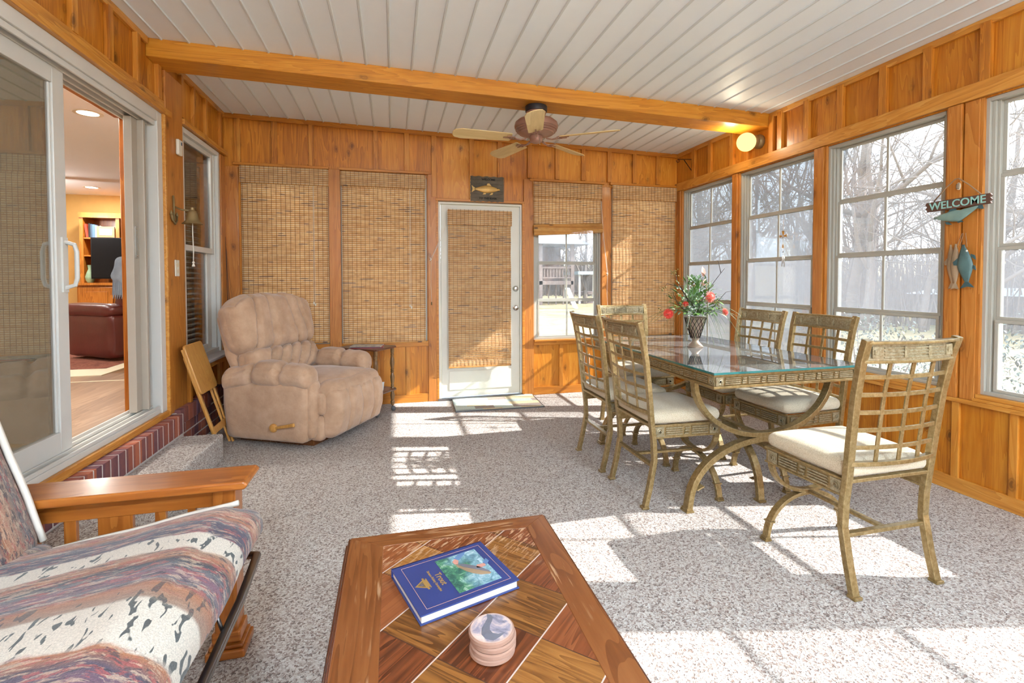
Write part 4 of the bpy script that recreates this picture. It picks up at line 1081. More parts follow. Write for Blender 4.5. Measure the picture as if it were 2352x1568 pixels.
# ================================================================== SIDE TABLE
t = thing('side_table', 'small brown side table on turned spindles and casters beside the recliner', 'side table', (-.244, 4.904, 0), -.61)
def shelf(z, nm, x0=-.232, x1=.232, y0=-.17, y1=.165):
    c = .035; m = MB().prism([(x0+c, y0), (x1-c, y0), (x1-.01, y0+.01), (x1, y0+c), (x1, y1-c), (x1-c, y1), (x0+c, y1), (x0, y1-c), (x0, y0+c)], .016, Matrix.Translation((0, 0, z))); return m.build(nm, MATS['walnut'], t, bevel=.004)
shelf(.612, 'tabletop'); shelf(.205, 'lower_shelf')
pr = [(.012, .055), (.016, .07), (.021, .09), (.013, .105), (.017, .115), (.022, .15), (.013, .195), (.020, .20), (.020, .224), (.013, .235), (.017, .25), (.012, .262), (.016, .28), (.022, .33), (.013, .37), (.019, .38), (.013, .392), (.019, .40), (.013, .41), (.022, .46), (.019, .50), (.012, .535), (.017, .545), (.012, .555), (.017, .57), (.017, .612)]
for x, y in ((.190, -.128), (.190, .125), (-.190, -.128), (-.190, .125)):
    m = MB().lathe(pr, (x, y, 0), 16); lg = m.build('leg', MATS['spindle'], t, smooth='a')
    m = MB().ell((x+.008, y, .025), (.024, .020, .0245), 14, 10); m.lathe([(.007, .045), (.007, .06)], (x, y, 0), 8); m.build('caster', MATS['cap_rubber'], lg, smooth=True)
for lb, mt, dx, dy, rz, z, w, h, th in (('red covered magazine at the bottom of the pile on the side table', 'mag_red', 0, 0, .05, .628, .145, .10, .007), ('grey covered magazine on top of the pile on the side table', 'mag_cover', -.012, .006, -.06, .6352, .14, .098, .005)):
    g_ = thing('magazine', lb, 'magazine', (-.235+dx, 4.865+dy, z), rz-.08, 'magazines on the side table')
    MB().box(-w, w, -h, h, 0, th).build('pages', MATS['paper'], g_); MB().box(-w-.001, w+.001, -h-.001, h+.001, th, th+.0004).build('cover', MATS[mt], g_)
    MB().box(-w-.0012, w, -h-.0012, -h, 0, th).build('spine', MATS[mt if mt == 'mag_red' else 'bk_slate'], g_)
g_ = thing('folded_paper', 'folded white paper standing on the side table lower shelf', 'paper', (-.150, 4.80, .222), .0)
m = MB(); m.add([(-.05, 0, 0), (.05, 0, 0), (.06, .03, .075), (-.04, .03, .065), (-.05, .002, 0), (.05, .002, 0), (.06, .032, .075), (-.04, .032, .065)], [(0,3,2,1),(4,5,6,7),(0,1,5,4),(1,2,6,5),(2,3,7,6),(3,0,4,7)]); m.build('sheet', MATS['paper'], g_)

# doormat rug
r = thing('rug', 'pale runner rug with brown, cream and aqua blocks in front of the glazed door', 'rug', (1.01, 4.93, 0), -.04)
m = MB(); vs = []; fs = []; nx, ny = 30, 12
for j in range(ny+1):
    for i in range(nx+1):
        x = -.435+.87*i/nx; y = -.265+.53*j/ny; vs.append((x, y, .009+(.012*max(0, (j/ny-.85)/.15)*max(0, math.sin(i/nx*9)))))
for j in range(ny):
    for i in range(nx): a = j*(nx+1)+i; fs.append((a, a+1, a+nx+2, a+nx+1))
m.add(vs, fs); m.box(-.435, .435, -.265, .265, .0005, .008); m.build('pile', MATS['rug'], r)
m = MB(); m.sweep([(-.435, -.265, .006), (.435, -.265, .006), (.435, .265, .006), (-.435, .265, .006)], .008, .012, (0, 0, 1), closed=True); m.build('bound_edge', MATS['cap_rubber'], r)

# ================================================================== RECLINER
SU = MATS['suede']
t = thing('recliner', 'tan suede recliner with a channel-tufted back and wooden side lever', 'recliner', (-.735, 4.43, 0), -2.07)
MB().box(-.31, .31, -.34, .33, 0, .065).build('base', MATS['oak_x'], t, bevel=.004)
def gro(u, seams, w): return sum(math.exp(-((u-s)/w)**2) for s in seams)
def wrk(p, a=.004, f=9): return (noise.noise(Vector((p.x*f, p.y*f, p.z*f)))*a)
# side bodies
for s in (-1, 1):
    def fb(p, nr, q): 
        o = nr*(.012*(1-q.z**2)*(1-q.y**2))*(1 if nr.x*s > 0 else 0)
        taper = 1-.10*max(0, -q.z)*(1 if p.y < 0 else .3)
        return Vector((p.x, p.y*taper, p.z))+o+nr*wrk(p, .004)
    m = rbox(.065, .375, .225, .04, 12, fb); m.xform(Matrix.Translation((s*.375, -.01, .275))); bd = m.build('side_panel', SU, t, smooth=True)
    def fa(p, nr, q):
        w = gro(q.y, (-.28, .36), .055); top = max(0, nr.z)+.6*abs(nr.x)
        puff = .020*(1-q.x**2)*max(0, nr.z)
        z = p.z-.05*max(0, q.y-.72)/.28*.5 - .085*max(0, -q.y-.25)
        return Vector((p.x, p.y, z))+nr*(puff+.010*math.cos((q.y-.04)*PI/.64*1.0)*top-.040*w*top+wrk(p, .006, 14)*1.0)
    m = rbox(.098, .385, .078, .070, 44, fa); m.xform(Matrix.Translation((s*.375, .0, .545)))
    m.build('armrest', SU, t, smooth=True)
    def ff(p, nr, q): return p+nr*(.010*(1-q.x**2)*(1-q.z**2)+wrk(p, .003))
    m = rbox(.058, .045, .215, .035, 8, ff); m.xform(Matrix.Translation((s*.355, .355, .295))); m.build('arm_front', SU, t, smooth=True)
    m = rbox(.040, .055, .085, .03, 8, ff); m.xform(Matrix.Translation((s*.325, .395, .335))); m.build('arm_front', SU, t, smooth=True)
    m = rbox(.038, .050, .095, .025, 8, ff); m.xform(Matrix.Translation((s*.325, .385, .150))); m.build('arm_front', SU, t, smooth=True)
# seat that rolls down over the front
def fs(p, nr, q):
    top = max(0, nr.z)
    return Vector((p.x*(1+.02*q.y), p.y, p.z+.035*top*(1-q.x**2)*(1-.5*q.y*q.y)-.02*max(0, -q.y)))+nr*(.010*(1-abs(q.x))+wrk(p, .007, 8))
m = rbox(.285, .36, .095, .085, 20, fs); m.xform(Matrix.Translation((0, .145, .405))); m.build('seat', SU, t, smooth=True)
def ffr(p, nr, q):
    fr_ = max(0, nr.y); w = gro(q.x, (-.52, -.02, .5), .040)
    bel = .05*(1-q.z**2)
    return p+Vector((0, 1, 0))*(fr_*(bel-.052*w))+nr*(wrk(p, .005, 13)-.010*w*abs(nr.z))
m = rbox(.335, .062, .200, .058, 50, ffr); m.xform(Matrix.Translation((0, .462, .262)) @ Matrix.Rotation(-.06, 4, 'X')); m.build('footrest', SU, t, smooth=True)
def ft(p, nr, q): return Vector((p.x, p.y, p.z))+nr*(.010*(1-q.x**2)+wrk(p, .007, 10))
m = rbox(.335, .085, .075, .07, 18, ft); m.xform(Matrix.Translation((0, .445, .420)) @ Matrix.Rotation(-.15, 4, 'X')); m.build('seat_roll', SU, t, smooth=True)
# back: upper pillow with curved channels, lower band, outer shell
BR = Matrix.Translation((0, -.235, .50)) @ Matrix.Rotation(.27, 4, 'X')
def fu(p, nr, q):
    u = q.x; k = 1-.45*abs(q.z)*.3
    w = gro(u*(1.0+.20*q.z), (-.66, -.38, .22, .62), .034); w2 = 0
    f = max(0, nr.y)+.9*max(0, nr.z)+.3*abs(nr.x)
    arch = .035*(1-u*u)-.09*max(0, abs(u)-.62)**1.3*(q.z > 0)*1.3
    ch = -.030*max(0, -q.z)*abs(u)
    x = p.x*(1-.07*max(0, -q.z))
    return Vector((x, p.y, p.z+(arch+.0)*max(0, q.z)+ch*.0))+nr*(f*(.034*(1-q.z**4)*.8-.058*w+.010*abs(math.sin(PI*(u*1.0+.2)*1.9)))+wrk(p, .007, 9)*f)
m = rbox(.425, .110, .228, .100, 60, fu); m.xform(BR @ Matrix.Translation((0, .015, .395))); m.build('back_cushion', SU, t, smooth=True)
def fl(p, nr, q):
    u = q.x+.22*q.z*(1 if q.x > 0 else 1)
    w = gro(u, (-.66, -.34, -.04, .26, .58), .036); f = max(0, nr.y)+.5*max(0, nr.z)
    x = p.x*(1+.05*(1-q.z**2))
    return Vector((x, p.y, p.z))+nr*(f*(.034*(1-q.z**2)-.050*w)+wrk(p, .007, 12)*f)
m = rbox(.365, .098, .135, .08, 50, fl); m.xform(BR @ Matrix.Translation((0, .035, .085))); m.build('lumbar_cushion', SU, t, smooth=True)
def fo(p, nr, q): return Vector((p.x*(1-.16*max(0, -q.z)), p.y-.03*(1-q.x**2), p.z-.05*max(0, abs(q.x)-.6)*(q.z > 0)))+nr*wrk(p, .004)
m = rbox(.380, .055, .345, .05, 14, fo); m.xform(BR @ Matrix.Translation((0, -.085, .215))); m.build('back_shell', SU, t, smooth=True)
m = MB().lathe([(.0, 0), (.030, 0), (.034, .006), (.030, .018), (.016, .026), (0, .028)], (0, 0, 0), 20, 'x'); m.xform(Matrix.Translation((.452, .10, .165)))
m.sweep([(.466, .115, .168), (.474, .20, .185), (.474, .29, .205)], .016, .022, (0, 0, 1), taper=[.8, 1, 1.15]); m.build('lever', MATS['beech'], t, bevel=.004, smooth=True)

# ================================================================== FUTON
off = Vector((-.95, .95, 0))
t = thing('futon_sofa', 'wooden futon sofa with a southwest-patterned mattress in the left foreground', 'futon', off)
def FB(m, nm, mt, par=None, **k): m.xform(Matrix.Translation(-off)); return m.build(nm, MATS[mt], par or t, **k)
for ya, yb in ((1.775, 1.935), (-.16, 0)):
    yc = (ya+yb)/2
    m = MB(); m.prism([(-1.50, -.014), (-.478, -.014), (-.466, .0), (-.478, .014), (-1.50, .014)], yb-ya, Matrix.Translation((0, yb, .588)) @ Matrix.Rotation(PI/2, 4, 'X'))
    ar = FB(m, 'armrest', 'futon_wood', bevel=.006, seg=3)
    m = MB().box(-1.45, -.585, yc-.02, yc+.005, .505, .574); m.box(-1.45, -.585, yc-.018, yc+.003, .36, .395); FB(m, 'arm_rail', 'futon_wood', bevel=.002)
    for x0, x1 in ((-1.004, -.971), (-.914, -.818), (-.757, -.726), (-.664, -.640), (-1.10, -1.07), (-1.26, -1.17), (-1.36, -1.33)):
        FB(MB().box(x0, x1, yc-.016, yc+.001, .39, .51), 'arm_slat', 'futon_wood_z', bevel=.002)
    for x in (-.55, -1.42):
        m = MB().box(x-.034, x+.034, yc-.035, yc+.045, .075, .574); lg = FB(m, 'leg', 'futon_wood_z', bevel=.003)
        w0 = .052
        m = MB()
        for z0, z1, w in ((0, .030, .060), (.030, .045, .052), (.045, .085, .044)): m.box(x-w, x+w, yc+.005-w, yc+.005+w, z0, z1)
        FB(m, 'foot_block', 'futon_wood', lg, bevel=.006)
# mattress seat: slightly hammocked, soft front
def fm(p, nr, q):
    top = max(0, nr.z); 
    z = p.z+.030*top*(1-q.y**6)*(1-.4*q.x)+(.014*math.sin(q.y*4.4+1)*top)
    x = p.x+.042*max(0, nr.x)*(1-q.z**2)
    return Vector((x, p.y, z+.045*q.x*.5-.030*max(0, q.y-.86)/.14*top))+nr*wrk(p, .010, 5)
m = rbox(.345, .885, .092, .075, 34, fm)
MT = Matrix.Translation((-.785, .885, .437)) @ Matrix.Rotation(-.10, 4, 'Y'); m.xform(MT)
FB(m, 'seat_mattress', 'futon_fabric', smooth=True)
m = MB(); m.tube([MT @ fm(Vector((.345*u-(.02 if u > .9 else 0), .885-.020, .092-.014)), Vector((0, .75, .66)), Vector((u, .97, .8))) for u in [-.9+1.85*i/16 for i in range(17)]], .009, 6)
FB(m, 'piping', 'white_cord', smooth=True)
def fk(p, nr, q):
    f = max(0, nr.y)
    return p+nr*(.02*(1-q.z**2)*(1-q.x**4)+wrk(p, .010, 5))-Vector((0, 0, .0))
m = rbox(.885, .075, .34, .065, 26, fk)
m.xform(Matrix.Translation((-1.155, .885, .765)) @ Matrix.Rotation(-PI/2, 4, 'Z') @ Matrix.Rotation(.30, 4, 'X')); FB(m, 'back_mattress', 'futon_fabric', smooth=True)
BT = Matrix.Translation((-1.155, .885, .765)) @ Matrix.Rotation(-PI/2, 4, 'Z') @ Matrix.Rotation(.30, 4, 'X')
m = MB(); m.tube([BT @ fk(Vector((-.885+.016, .075-.012, .34*u)), Vector((-.7, .7, 0)), Vector((-.95, .8, u))) for u in [-.9+1.8*i/14 for i in range(15)]], .010, 6); FB(m, 'piping', 'white_cord', smooth=True)
# fold roll where back meets seat
def fr2(p, nr, q): return p+nr*wrk(p, .02, 7)
m = rbox(.05, .87, .045, .042, 14, fr2); m.xform(Matrix.Translation((-1.01, .885, .455))); FB(m, 'fold_roll', 'futon_fabric', smooth=True)
m = MB(); m.tube([(-.60, 1.772, .35), (-.47, 1.77, .36), (-.432, 1.735, .374), (-.418, 1.5, .370), (-.412, 1.0, .366), (-.412, .2, .366), (-.49, .03, .355), (-.6, .03, .35)], .0125, 10); 
m.tube([(-.425, 1.38, .372), (-.452, 1.40, .43)], .005, 6); FB(m, 'front_rail', 'satin_steel', smooth=True)
m = MB(); 
for y in [.1+.14*i for i in range(12)]: m.box(-1.15, -.50, y, y+.05, .335, .349)
FB(m, 'deck_slat', 'black_metal')
m = MB(); m.box(-.62, -.53, .0, 1.76, .265, .335); FB(m, 'front_beam', 'futon_wood', bevel=.004)

# ================================================================== CEILING FAN
t = thing('ceiling_fan', 'five-blade ceiling fan with a copper housing under the beam', 'fan', (1.112, 3.825, 2.632))
MB().lathe([(.086, .006), (.088, .0), (.086, -.036), (.07, -.040)], n=36).build('canopy_ring', MATS['dark_canopy'], t, smooth='a')
MB().lathe([(.078, -.034), (.080, -.05), (.062, -.075), (.054, -.088), (.060, -.10)], n=36).build('canopy', MATS['copper'], t, smooth='a')
MB().lathe([(.060, -.088), (.10, -.094), (.145, -.106), (.168, -.125), (.174, -.150), (.172, -.165), (.164, -.172), (.166, -.182), (.155, -.186), (.156, -.196), (.140, -.200), (.138, -.210), (.112, -.216), (.08, -.226), (.06, -.228)], n=48).build('motor_housing', MATS['copper'], t, smooth='a')
m = MB().lathe([(.048, -.222), (.052, -.232), (.052, -.262), (.046, -.274), (.030, -.282), (0, -.284)], n=32); sw = m.build('switch_housing', MATS['copper'], t, smooth='a')
m = MB().tube([(.01, -.045, -.255), (.012, -.056, -.258), (.013, -.056, -.300)], .0018, 5); m.ell((.013, -.056, -.304), (.004, .004, .006), 8, 6); m.ell((-.012, -.052, -.245), (.006, .004, .006), 8, 6); m.build('pull_chain', MATS['chrome'], sw)
for k in range(5):
    a = math.radians(-35+72*k)
    Rz = Matrix.Rotation(a, 4, 'Z')
    m = MB(); zt = -.262
    m.sweep([(.085, 0, zt+.008), (.13, 0, zt-.004), (.17, 0, zt)], .022, .007, (0, 0, 1))
    pts = [(.165, .0, zt), (.185, .022, zt+.004), (.215, .034, zt+.007), (.245, .030, zt+.006)]
    for s in (1, -1): m.sweep([(x, s*y, z) for x, y, z in pts], .013, .006, (0, 0, 1))
    m.tube([(.205+.014*math.cos(q), .014*math.sin(q), zt) for q in [PI*i/5 for i in range(10)]], .004, 5, closed=True); m.sweep([(.21, 0, zt+.002), (.27, 0, zt+.004)], .012, .005, (0, 0, 1))
    m.xform(Rz); br = m.build('blade_bracket', MATS['copper'], t, bevel=.001)
    poly = [(.205, -.050), (.215, -.058), (.60, -.072), (.648, -.055), (.664, -.03), (.668, 0), (.664, .03), (.648, .055), (.60, .072), (.215, .058), (.205, .050)]
    me = MB().prism(poly, .006)
    o = me.build('fan_blade', MATS['fanblade'], t, bevel=.0015)
    o.matrix_local = Matrix.Rotation(a, 4, 'Z') @ Matrix.Translation((0, 0, zt+.009)) @ Matrix.Rotation(math.radians(13), 4, 'X')

# ================================================================== WALL LAMP
t = thing('wall_lamp', 'lit round globe lamp on the right wall under the end of the beam', 'lamp', (XR-.03, 3.83, 2.505))
MB().lathe([(.0, .03), (.062, .03), (.064, .012), (.060, -.006), (.048, -.02), (0, -.02)], (0, 0, 0), 32, 'x').build('wall_plate', MATS['brass_dull'], t, smooth='a')
MB().lathe([(.056, -.018), (.060, -.05), (.056, -.060), (.05, -.062)], (0, 0, 0), 32, 'x').build('collar', MATS['brass_dull'], t, smooth='a')
MB().ell((-.118, 0, -.012), (.082, .082, .082), 32, 20).build('globe', MATS['globe_glow'], t, smooth=True)

# ================================================================== THINGS ON THE WALLS
# fish plaque over the door
t = thing('wall_plaque', 'dark wooden welcome plaque with a golden trout above the glazed door', 'plaque', (.963, YB-.020, 2.212))
m = MB(); n = 16; w, h = .178, .131; pts = []
for i in range(n): pts.append((-w+2*w*i/n, -h+.004*math.sin(i*2.3)))
for i in range(n): pts.append((w+.003*math.sin(i*3.1), -h+2*h*i/n))
for i in range(n): pts.append((w-2*w*i/n, h+.004*math.sin(i*1.7)))
for i in range(n): pts.append((-w+.003*math.sin(i*2.7), h-2*h*i/n))
FXY = Matrix.Rotation(PI/2, 4, 'X')      # xy -> xz, facing -y
m.prism(pts, .018, FXY); pb = m.build('board', MATS['plaque'], t, bevel=.003)
m = MB()
for z in (-.09, -.055, -.02, .02, .05, .09):
    m.tube([(x, -.019, z+.004*math.sin(x*40+z*90)) for x in [-.16+.32*i/16 for i in range(17)]], .0022, 4)
m.build('wood_grain', MATS['plaque'], pb)
class Fins:
    def __init__(s): s.l = []
    def prism(s, *a): s.l.append(MB().prism(*a))
    def xform(s, M_): [m_.xform(M_) for m_ in s.l]
    def build(s, nm, mt, par): [m_.build('tail' if i == 0 else 'fin', mt, par) for i, m_ in enumerate(s.l)]
def fishmb(L, H, th, tail=.25, bend=0, mouth=True):
    """side-on fish along +x (head right), in xz plane, thick in y; returns body, fins"""
    b = MB(); n = 18; k = 10; vs = []; fs = []
    for i in range(n+1):
        f = i/n; x = -L/2+L*f; 
        r = H/2*(math.sin(PI*min(1, f*.93+.07)**.8)**.75)*(.35+.65*min(1, f*2.2)) if f < .97 else H*.10
        zc_ = bend*((f-.5)**2*4-.4)
        for j in range(k): a = 2*PI*j/k; vs.append((x, math.cos(a)*th/2*(r/(H/2)), zc_+math.sin(a)*r))
    for i in range(n):
        for j in range(k): fs.append((i*k+j, i*k+(j+1) % k, (i+1)*k+(j+1) % k, (i+1)*k+j))
    fs += [tuple(range(k-1, -1, -1)), tuple(n*k+j for j in range(k))]; b.add(vs, fs)
    F = Fins(); q = Matrix.Translation((0, .002, 0)) @ FXY
    z0 = bend*(.6)
    F.prism([(-L/2+.01, z0+H*.10), (-L/2-L*.11, z0+H*.42), (-L/2-L*.075, z0), (-L/2-L*.11, z0-H*.42), (-L/2+.01, z0-H*.10)], .005, q)
    F.prism([(-.02*L, H*.38-bend*.4), (.0, H*.68-bend*.4), (.08*L, H*.72-bend*.4), (.17*L, H*.40-bend*.4)], .005, q)
    F.prism([(.16*L, -H*.42-bend*.4), (.08*L, -H*.68-bend*.4), (.20*L, -H*.62-bend*.4), (.24*L, -H*.40-bend*.4)], .005, q); F.prism([(-.12*L, -H*.38-bend*.3), (-.18*L, -H*.62-bend*.3), (-.06*L, -H*.58-bend*.3), (-.04*L, -H*.40-bend*.4)], .005, q)
    return b, F
b, F = fishmb(.27, .088, .030); b.xform(Matrix.Translation((-.002, -.024, -.004))); F.xform(Matrix.Translation((-.002, -.021, -.004)))
fo_ = b.build('fish', MATS['fish_gold'], t, smooth=True); F.build('fins', MATS['fish_gold'], fo_)
MB().ell((.105, -.036, .006), (.004, .003, .004), 8, 6).build('eye', MATS['letter_dark'], fo_)
m = text_mb('WELCOME', .030, .001, bold=.0012); m.xform(Matrix.Translation((.012, -.019, .098)) @ FXY); m.build('letters', MATS['letter_dark'], t)
m = text_mb('TO THE RIVER', .030, .001, bold=.0012); m.xform(Matrix.Translation((.005, -.019, -.098)) @ FXY); m.build('letters', MATS['letter_dark'], t)

# things hung on the right wall: local frame with +x = towards the back of the room... viewed from inside, wall normal -x
def wallR(o): o.rotation_euler = (0, 0, -PI/2)   # local +x -> world -y (right as seen), local -y -> world -x (towards viewer)
t = thing('welcome_sign', 'hanging wooden WELCOME sign with a carved trout below it on the right wall post', 'sign', (XR-.035, 2.165, 1.70)); wallR(t)
tl = .065
m = MB(); pts = [(-.172, -.028), (-.165, -.020), (-.174, -.008), (-.166, .004), (-.175, .016), (-.168, .030), (.168, .030), (.176, .018), (.168, .008), (.177, -.004), (.168, -.014), (.174, -.028)]
RT = Matrix.Rotation(-.02, 4, 'Y')
m.prism(pts, .014, FXY); m.xform(RT); sb = m.build('board', MATS['sign_board'], t, bevel=.002)
m = text_mb('WELCOME', .062, .0015, bold=.0008); m.xform(RT @ Matrix.Translation((0, -.0145, .0)) @ FXY); m.build('letters', MATS['sign_letter'], t)
m = MB(); m.tube([(-.130, -.007, .030), (-.06, -.012, .10), (-.008, -.014, .142), (.010, -.014, .143), (.06, -.012, .10), (.125, -.007, .030)], .0035, 7); m.build('rope', MATS['rope'], t, smooth=True)
b, F = fishmb(.235, .072, .024, bend=-.0); 
M2 = Matrix.Translation((-.006, -.01, -.072)) @ Matrix.Rotation(PI, 4, 'Z')
b.xform(M2); F.xform(M2)
for mb in [b]+F.l:
    mb.v = [(x, y, z+.45*max(0, x-.02)) for x, y, z in mb.v]
fo_ = b.build('trout', MATS['fish_green'], t, smooth=True); F.build('fins', MATS['fish_dark'], fo_)
m = MB(); m.tube([(.125, -.008, -.03), (.128, -.008, -.052)], .0015, 5); m.tube([(-.07, -.008, -.03), (-.07, -.008, -.045)], .0015, 5); m.build('hanger', MATS['black_metal'], t)
t = thing('egg_ornament', 'tiny striped oval ornament hung above the WELCOME sign', 'ornament', (XR-.028, 2.165, 1.800)); wallR(t)
m = MB().ell((0, -.006, 0), (.013, .007, .022), 14, 10); m.build('body', MATS['bk_cream'], t, smooth=True)
m = MB()
for z in (-.012, -.004, .004, .012): m.cbox((0, -.0125, z), (.018, .002, .003))
m.build('stripes', MATS['letter_dark'], t)
t = thing('fish_stringer', 'three carved wooden fish hanging together on the right wall post', 'wall hanging', (XR-.030, 2.125, 1.345)); wallR(t)
for dx, dy, mt, ln, w, rot in ((-.070, -.004, 'fish_brown', .235, .05, .05), (-.042, -.014, 'fish_brown', .240, .052, .0), (.014, -.022, 'fish_teal', .225, .085, .10)):
    b, F = fishmb(ln, w, .022); T = Matrix.Translation((dx, dy, 0)) @ Matrix.Rotation(-PI/2-rot, 4, 'Y') 
    b.xform(T); F.xform(T); o = b.build('fish', MATS[mt], t, smooth=True); F.build('fins', MATS['fish_dark' if mt == 'fish_teal' else mt], o)
    if mt == 'fish_teal': MB().ell((dx+.016, -.034, .075), (.006, .002, .006), 10, 6).build('eye', MATS['letter_white'], o)
m = MB()
for dx in (-.045, -.025, .012): m.tube([(dx, -.006, .10), (dx*.3-.003, -.002, .18)], .0015, 5)
m.build('string', MATS['rope'], t)
# sun catcher
t = thing('sun_catcher', 'metal cross sun catcher with amber glass and chimes in the second right-wall window', 'sun catcher', (XR+.005, 3.545, 1.63)); wallR(t)
m = MB(); am = MB()
for a, L in ((0, .042), (PI/2, .042), (PI, .042), (-PI/2, .105)):
    R = Matrix.Rotation(-a, 4, 'Y')
    pts = [(.010, -.006), (L*.55, -.005), (L, -.017), (L+.006, 0), (L, .017), (L*.55, .005), (.010, .006)]
    if L > .1: pts = [(.010, -.004), (.05, -.004), (.055, -.006), (L, -.017), (L+.006, 0), (L, .017), (.055, .006), (.05, .004), (.010, .004)]
    q = MB().prism(pts, .004, FXY); q.xform(R); m.add(q.v, q.f)
    q = MB().prism([(L-.032, -.004), (L-.004, -.011), (L-.004, .011), (L-.032, .004)], .006, Matrix.Translation((0, .001, 0)) @ FXY); q.xform(R); am.add(q.v, q.f)
m.lathe([(.0, -.002), (.018, -.002), (.018, .002), (0, .002)], (0, -.002, 0), 16, 'y'); cr = m.build('cross', MATS['chrome'], t); am.build('amber_glass', MATS['amber_glass'], cr)
m = MB().tube([(0, 0, .045), (0, 0, .14)], .001, 4); m.tube([(0, 0, -.11), (0, 0, -.14)], .001, 4); m.ell((0, 0, -.135), (.006, .006, .006), 8, 6); m.box(-.014, .014, -.003, .003, -.153, -.148); m.build('hook_wire', MATS['chrome'], t)
for x, z in ((-.012, -.26), (0, -.235), (.012, -.265)): MB().tube([(x, 0, -.15), (x, 0, -.17), (x, 0, -.171)], .0008, 4).tube([(x, 0, -.17), (x, 0, z)], .003, 8).build('chime', MATS['chrome'], t, smooth=True)
# iron plant bracket in the corner
t = thing('plant_bracket', 'black iron plant bracket in the upper right back corner', 'bracket', (XR-.018, 4.87, 2.52)); 
m = MB(); m.sweep([(0, 0, -.06), (0, 0, .075)], .010, .004, (1, 0, 0)); m.sweep([(0, 0, .07), (-.16, .02, .066)], .006, .006, (0, 0, 1)); m.sweep([(0, 0, -.055), (-.09, .01, .062)], .006, .006, (0, 1, 0))
m.tube([(-.16+.0+.018*math.cos(a)*-1, .02, .050+.018*math.sin(a)) for a in [PI/2+PI*1.6*i/10 for i in range(11)]], .003, 6); m.build('arm', MATS['black_metal'], t)
# brass bell on the left post
t = thing('wall_bell', 'brass bell with a rope pull on an anchor bracket, beside the sliding door', 'bell', (XL+.030, 3.985, 1.70))
m = MB(); m.tube([(.006, 0, .135), (.008, 0, .08), (.008, 0, -.02)], .007, 8); m.ell((.006, 0, .142), (.006, .010, .012), 8, 6); m.tube([(.008, 0, .075), (.05, .01, .055), (.105, .015, .052)], .006, 8)
m.tube([(.008, -.045, .02), (.012, -.038, -.02), (.014, 0, -.045), (.012, .038, -.02), (.008, .045, .02)], .007, 8); m.lathe([(0, 0), (.012, 0), (.002, .03), (0, .032)], (.008, -.046, .012), 8); m.lathe([(0, 0), (.012, 0), (.002, .03), (0, .032)], (.008, .046, .012), 8); m.box(0, .006, -.02, .02, -.03, .03); m.build('anchor_bracket', MATS['brass_dull'], t, smooth=True)
MB().lathe([(.004, .075), (.012, .072), (.012, .056), (.022, .050), (.032, .030), (.040, -.012), (.052, -.030), (.066, -.042), (.064, -.044), (.045, -.030), (.0, .03)], (.115, .016, 0), 28).build('bell_cup', MATS['brass_dull'], t, smooth='a')
m = MB().tube([(.115, .016, .0), (.115, .016, -.12), (.117, .018, -.24), (.116, .016, -.31)], .0035, 6); m.ell((.116, .016, -.315), (.009, .009, .008), 8, 6); m.lathe([(.004, 0), (.012, -.024), (0, -.024)], (.116, .016, -.32), 8); m.build('rope_pull', MATS['white_cord'], t, smooth=True)
t = thing('wall_thermometer', 'small white plastic sensor on the post above the bell', 'sensor', (XL+.029, 4.085, 2.21))
MB().box(0, .022, -.034, .034, -.056, .056).build('case', MATS['plastic_white'], t, bevel=.008, seg=3); MB().box(.0215, .0235, .004, .022, .018, .040).build('display', MATS['bk_slate'], t)
def outlet(lb, loc, rz):
    t = thing('outlet', lb, 'outlet', loc, rz)
    MB().box(-.035, .035, -.006, .0, -.058, .058).build('cover_plate', MATS['plastic_white'], t, bevel=.003)
    m = MB(); 
    for z in (-.022, .022): m.lathe([(.016, 0), (.016, -.003), (0, -.003)], (0, -.005, z), 14, 'y')
    m.build('socket', MATS['bk_cream'], t)
    return t
outlet('white wall outlet low on the post between the bell and the recliner', (XL+.030, 4.03, 1.345), PI/2)
outlet('white wall outlet low on the back wall behind the table', (2.10, YB-.001, .37), 0)
# rods in the corner
t = thing('fishing_rod', 'thin dark rods leaning in the back left corner', 'rod', (-1.47, 5.10, 0))
m = MB(); m.tube([(.0, .02, 0), (-.03, .03, 1.66)], [.006, .0015], 6); m.tube([(.05, .0, 0), (-.03, .03, 1.60)], [.005, .0012], 6); m.tube([(.075, -.01, .6), (-.03, .028, 1.60)], .001, 4); m.build('blank', MATS['twig'], t)
# garden hose coil handle behind the recliner (green upright pole)
t = thing('floor_pole', 'pale green tubular pole standing behind the recliner', 'pole', (-1.36, 4.80, 0))
m = MB().tube([(.02, 0, 0), (.02, 0, .60), (-.02, 0, .95)], .012, 8); m.build('shaft', MATS['hose_green'], t, smooth=True); MB().lathe([(.05, 0), (.05, .02), (.02, .03), (.016, .08)], (.02, 0, 0), 16).build('foot', MATS['black_metal'], t)
# folded tray table leaning by the step
t = thing('folding_tray_table', 'light wooden folding tray table leaning folded against the brick base', 'folding table', (-1.22, 4.13, 0))
ld = Vector((-.24, 0, .78)).normalized(); nn = Vector((ld.z, 0, -ld.x))
fr_ = Matrix(((ld.x, 0, nn.x, 0), (0, 1, 0, 0), (ld.z, 0, nn.z, 0), (0, 0, 0, 1)))
m = MB(); r_ = .03; a0, a1, b0_, b1_ = .455, .825, -.165, .165; pts = []
for cx, cy, s0 in ((a1-r_, b1_-r_, 0), (a0+r_, b1_-r_, PI/2), (a0+r_, b0_+r_, PI), (a1-r_, b0_+r_, 1.5*PI)):
    for i in range(5): a = s0+PI/2*i/4; pts.append((cx+r_*math.cos(a), cy+r_*math.sin(a)))
m.prism(pts, .016, fr_ @ Matrix.Translation((0, 0, .015))); m.build('tray_top', MATS['beech'], t, bevel=.004)
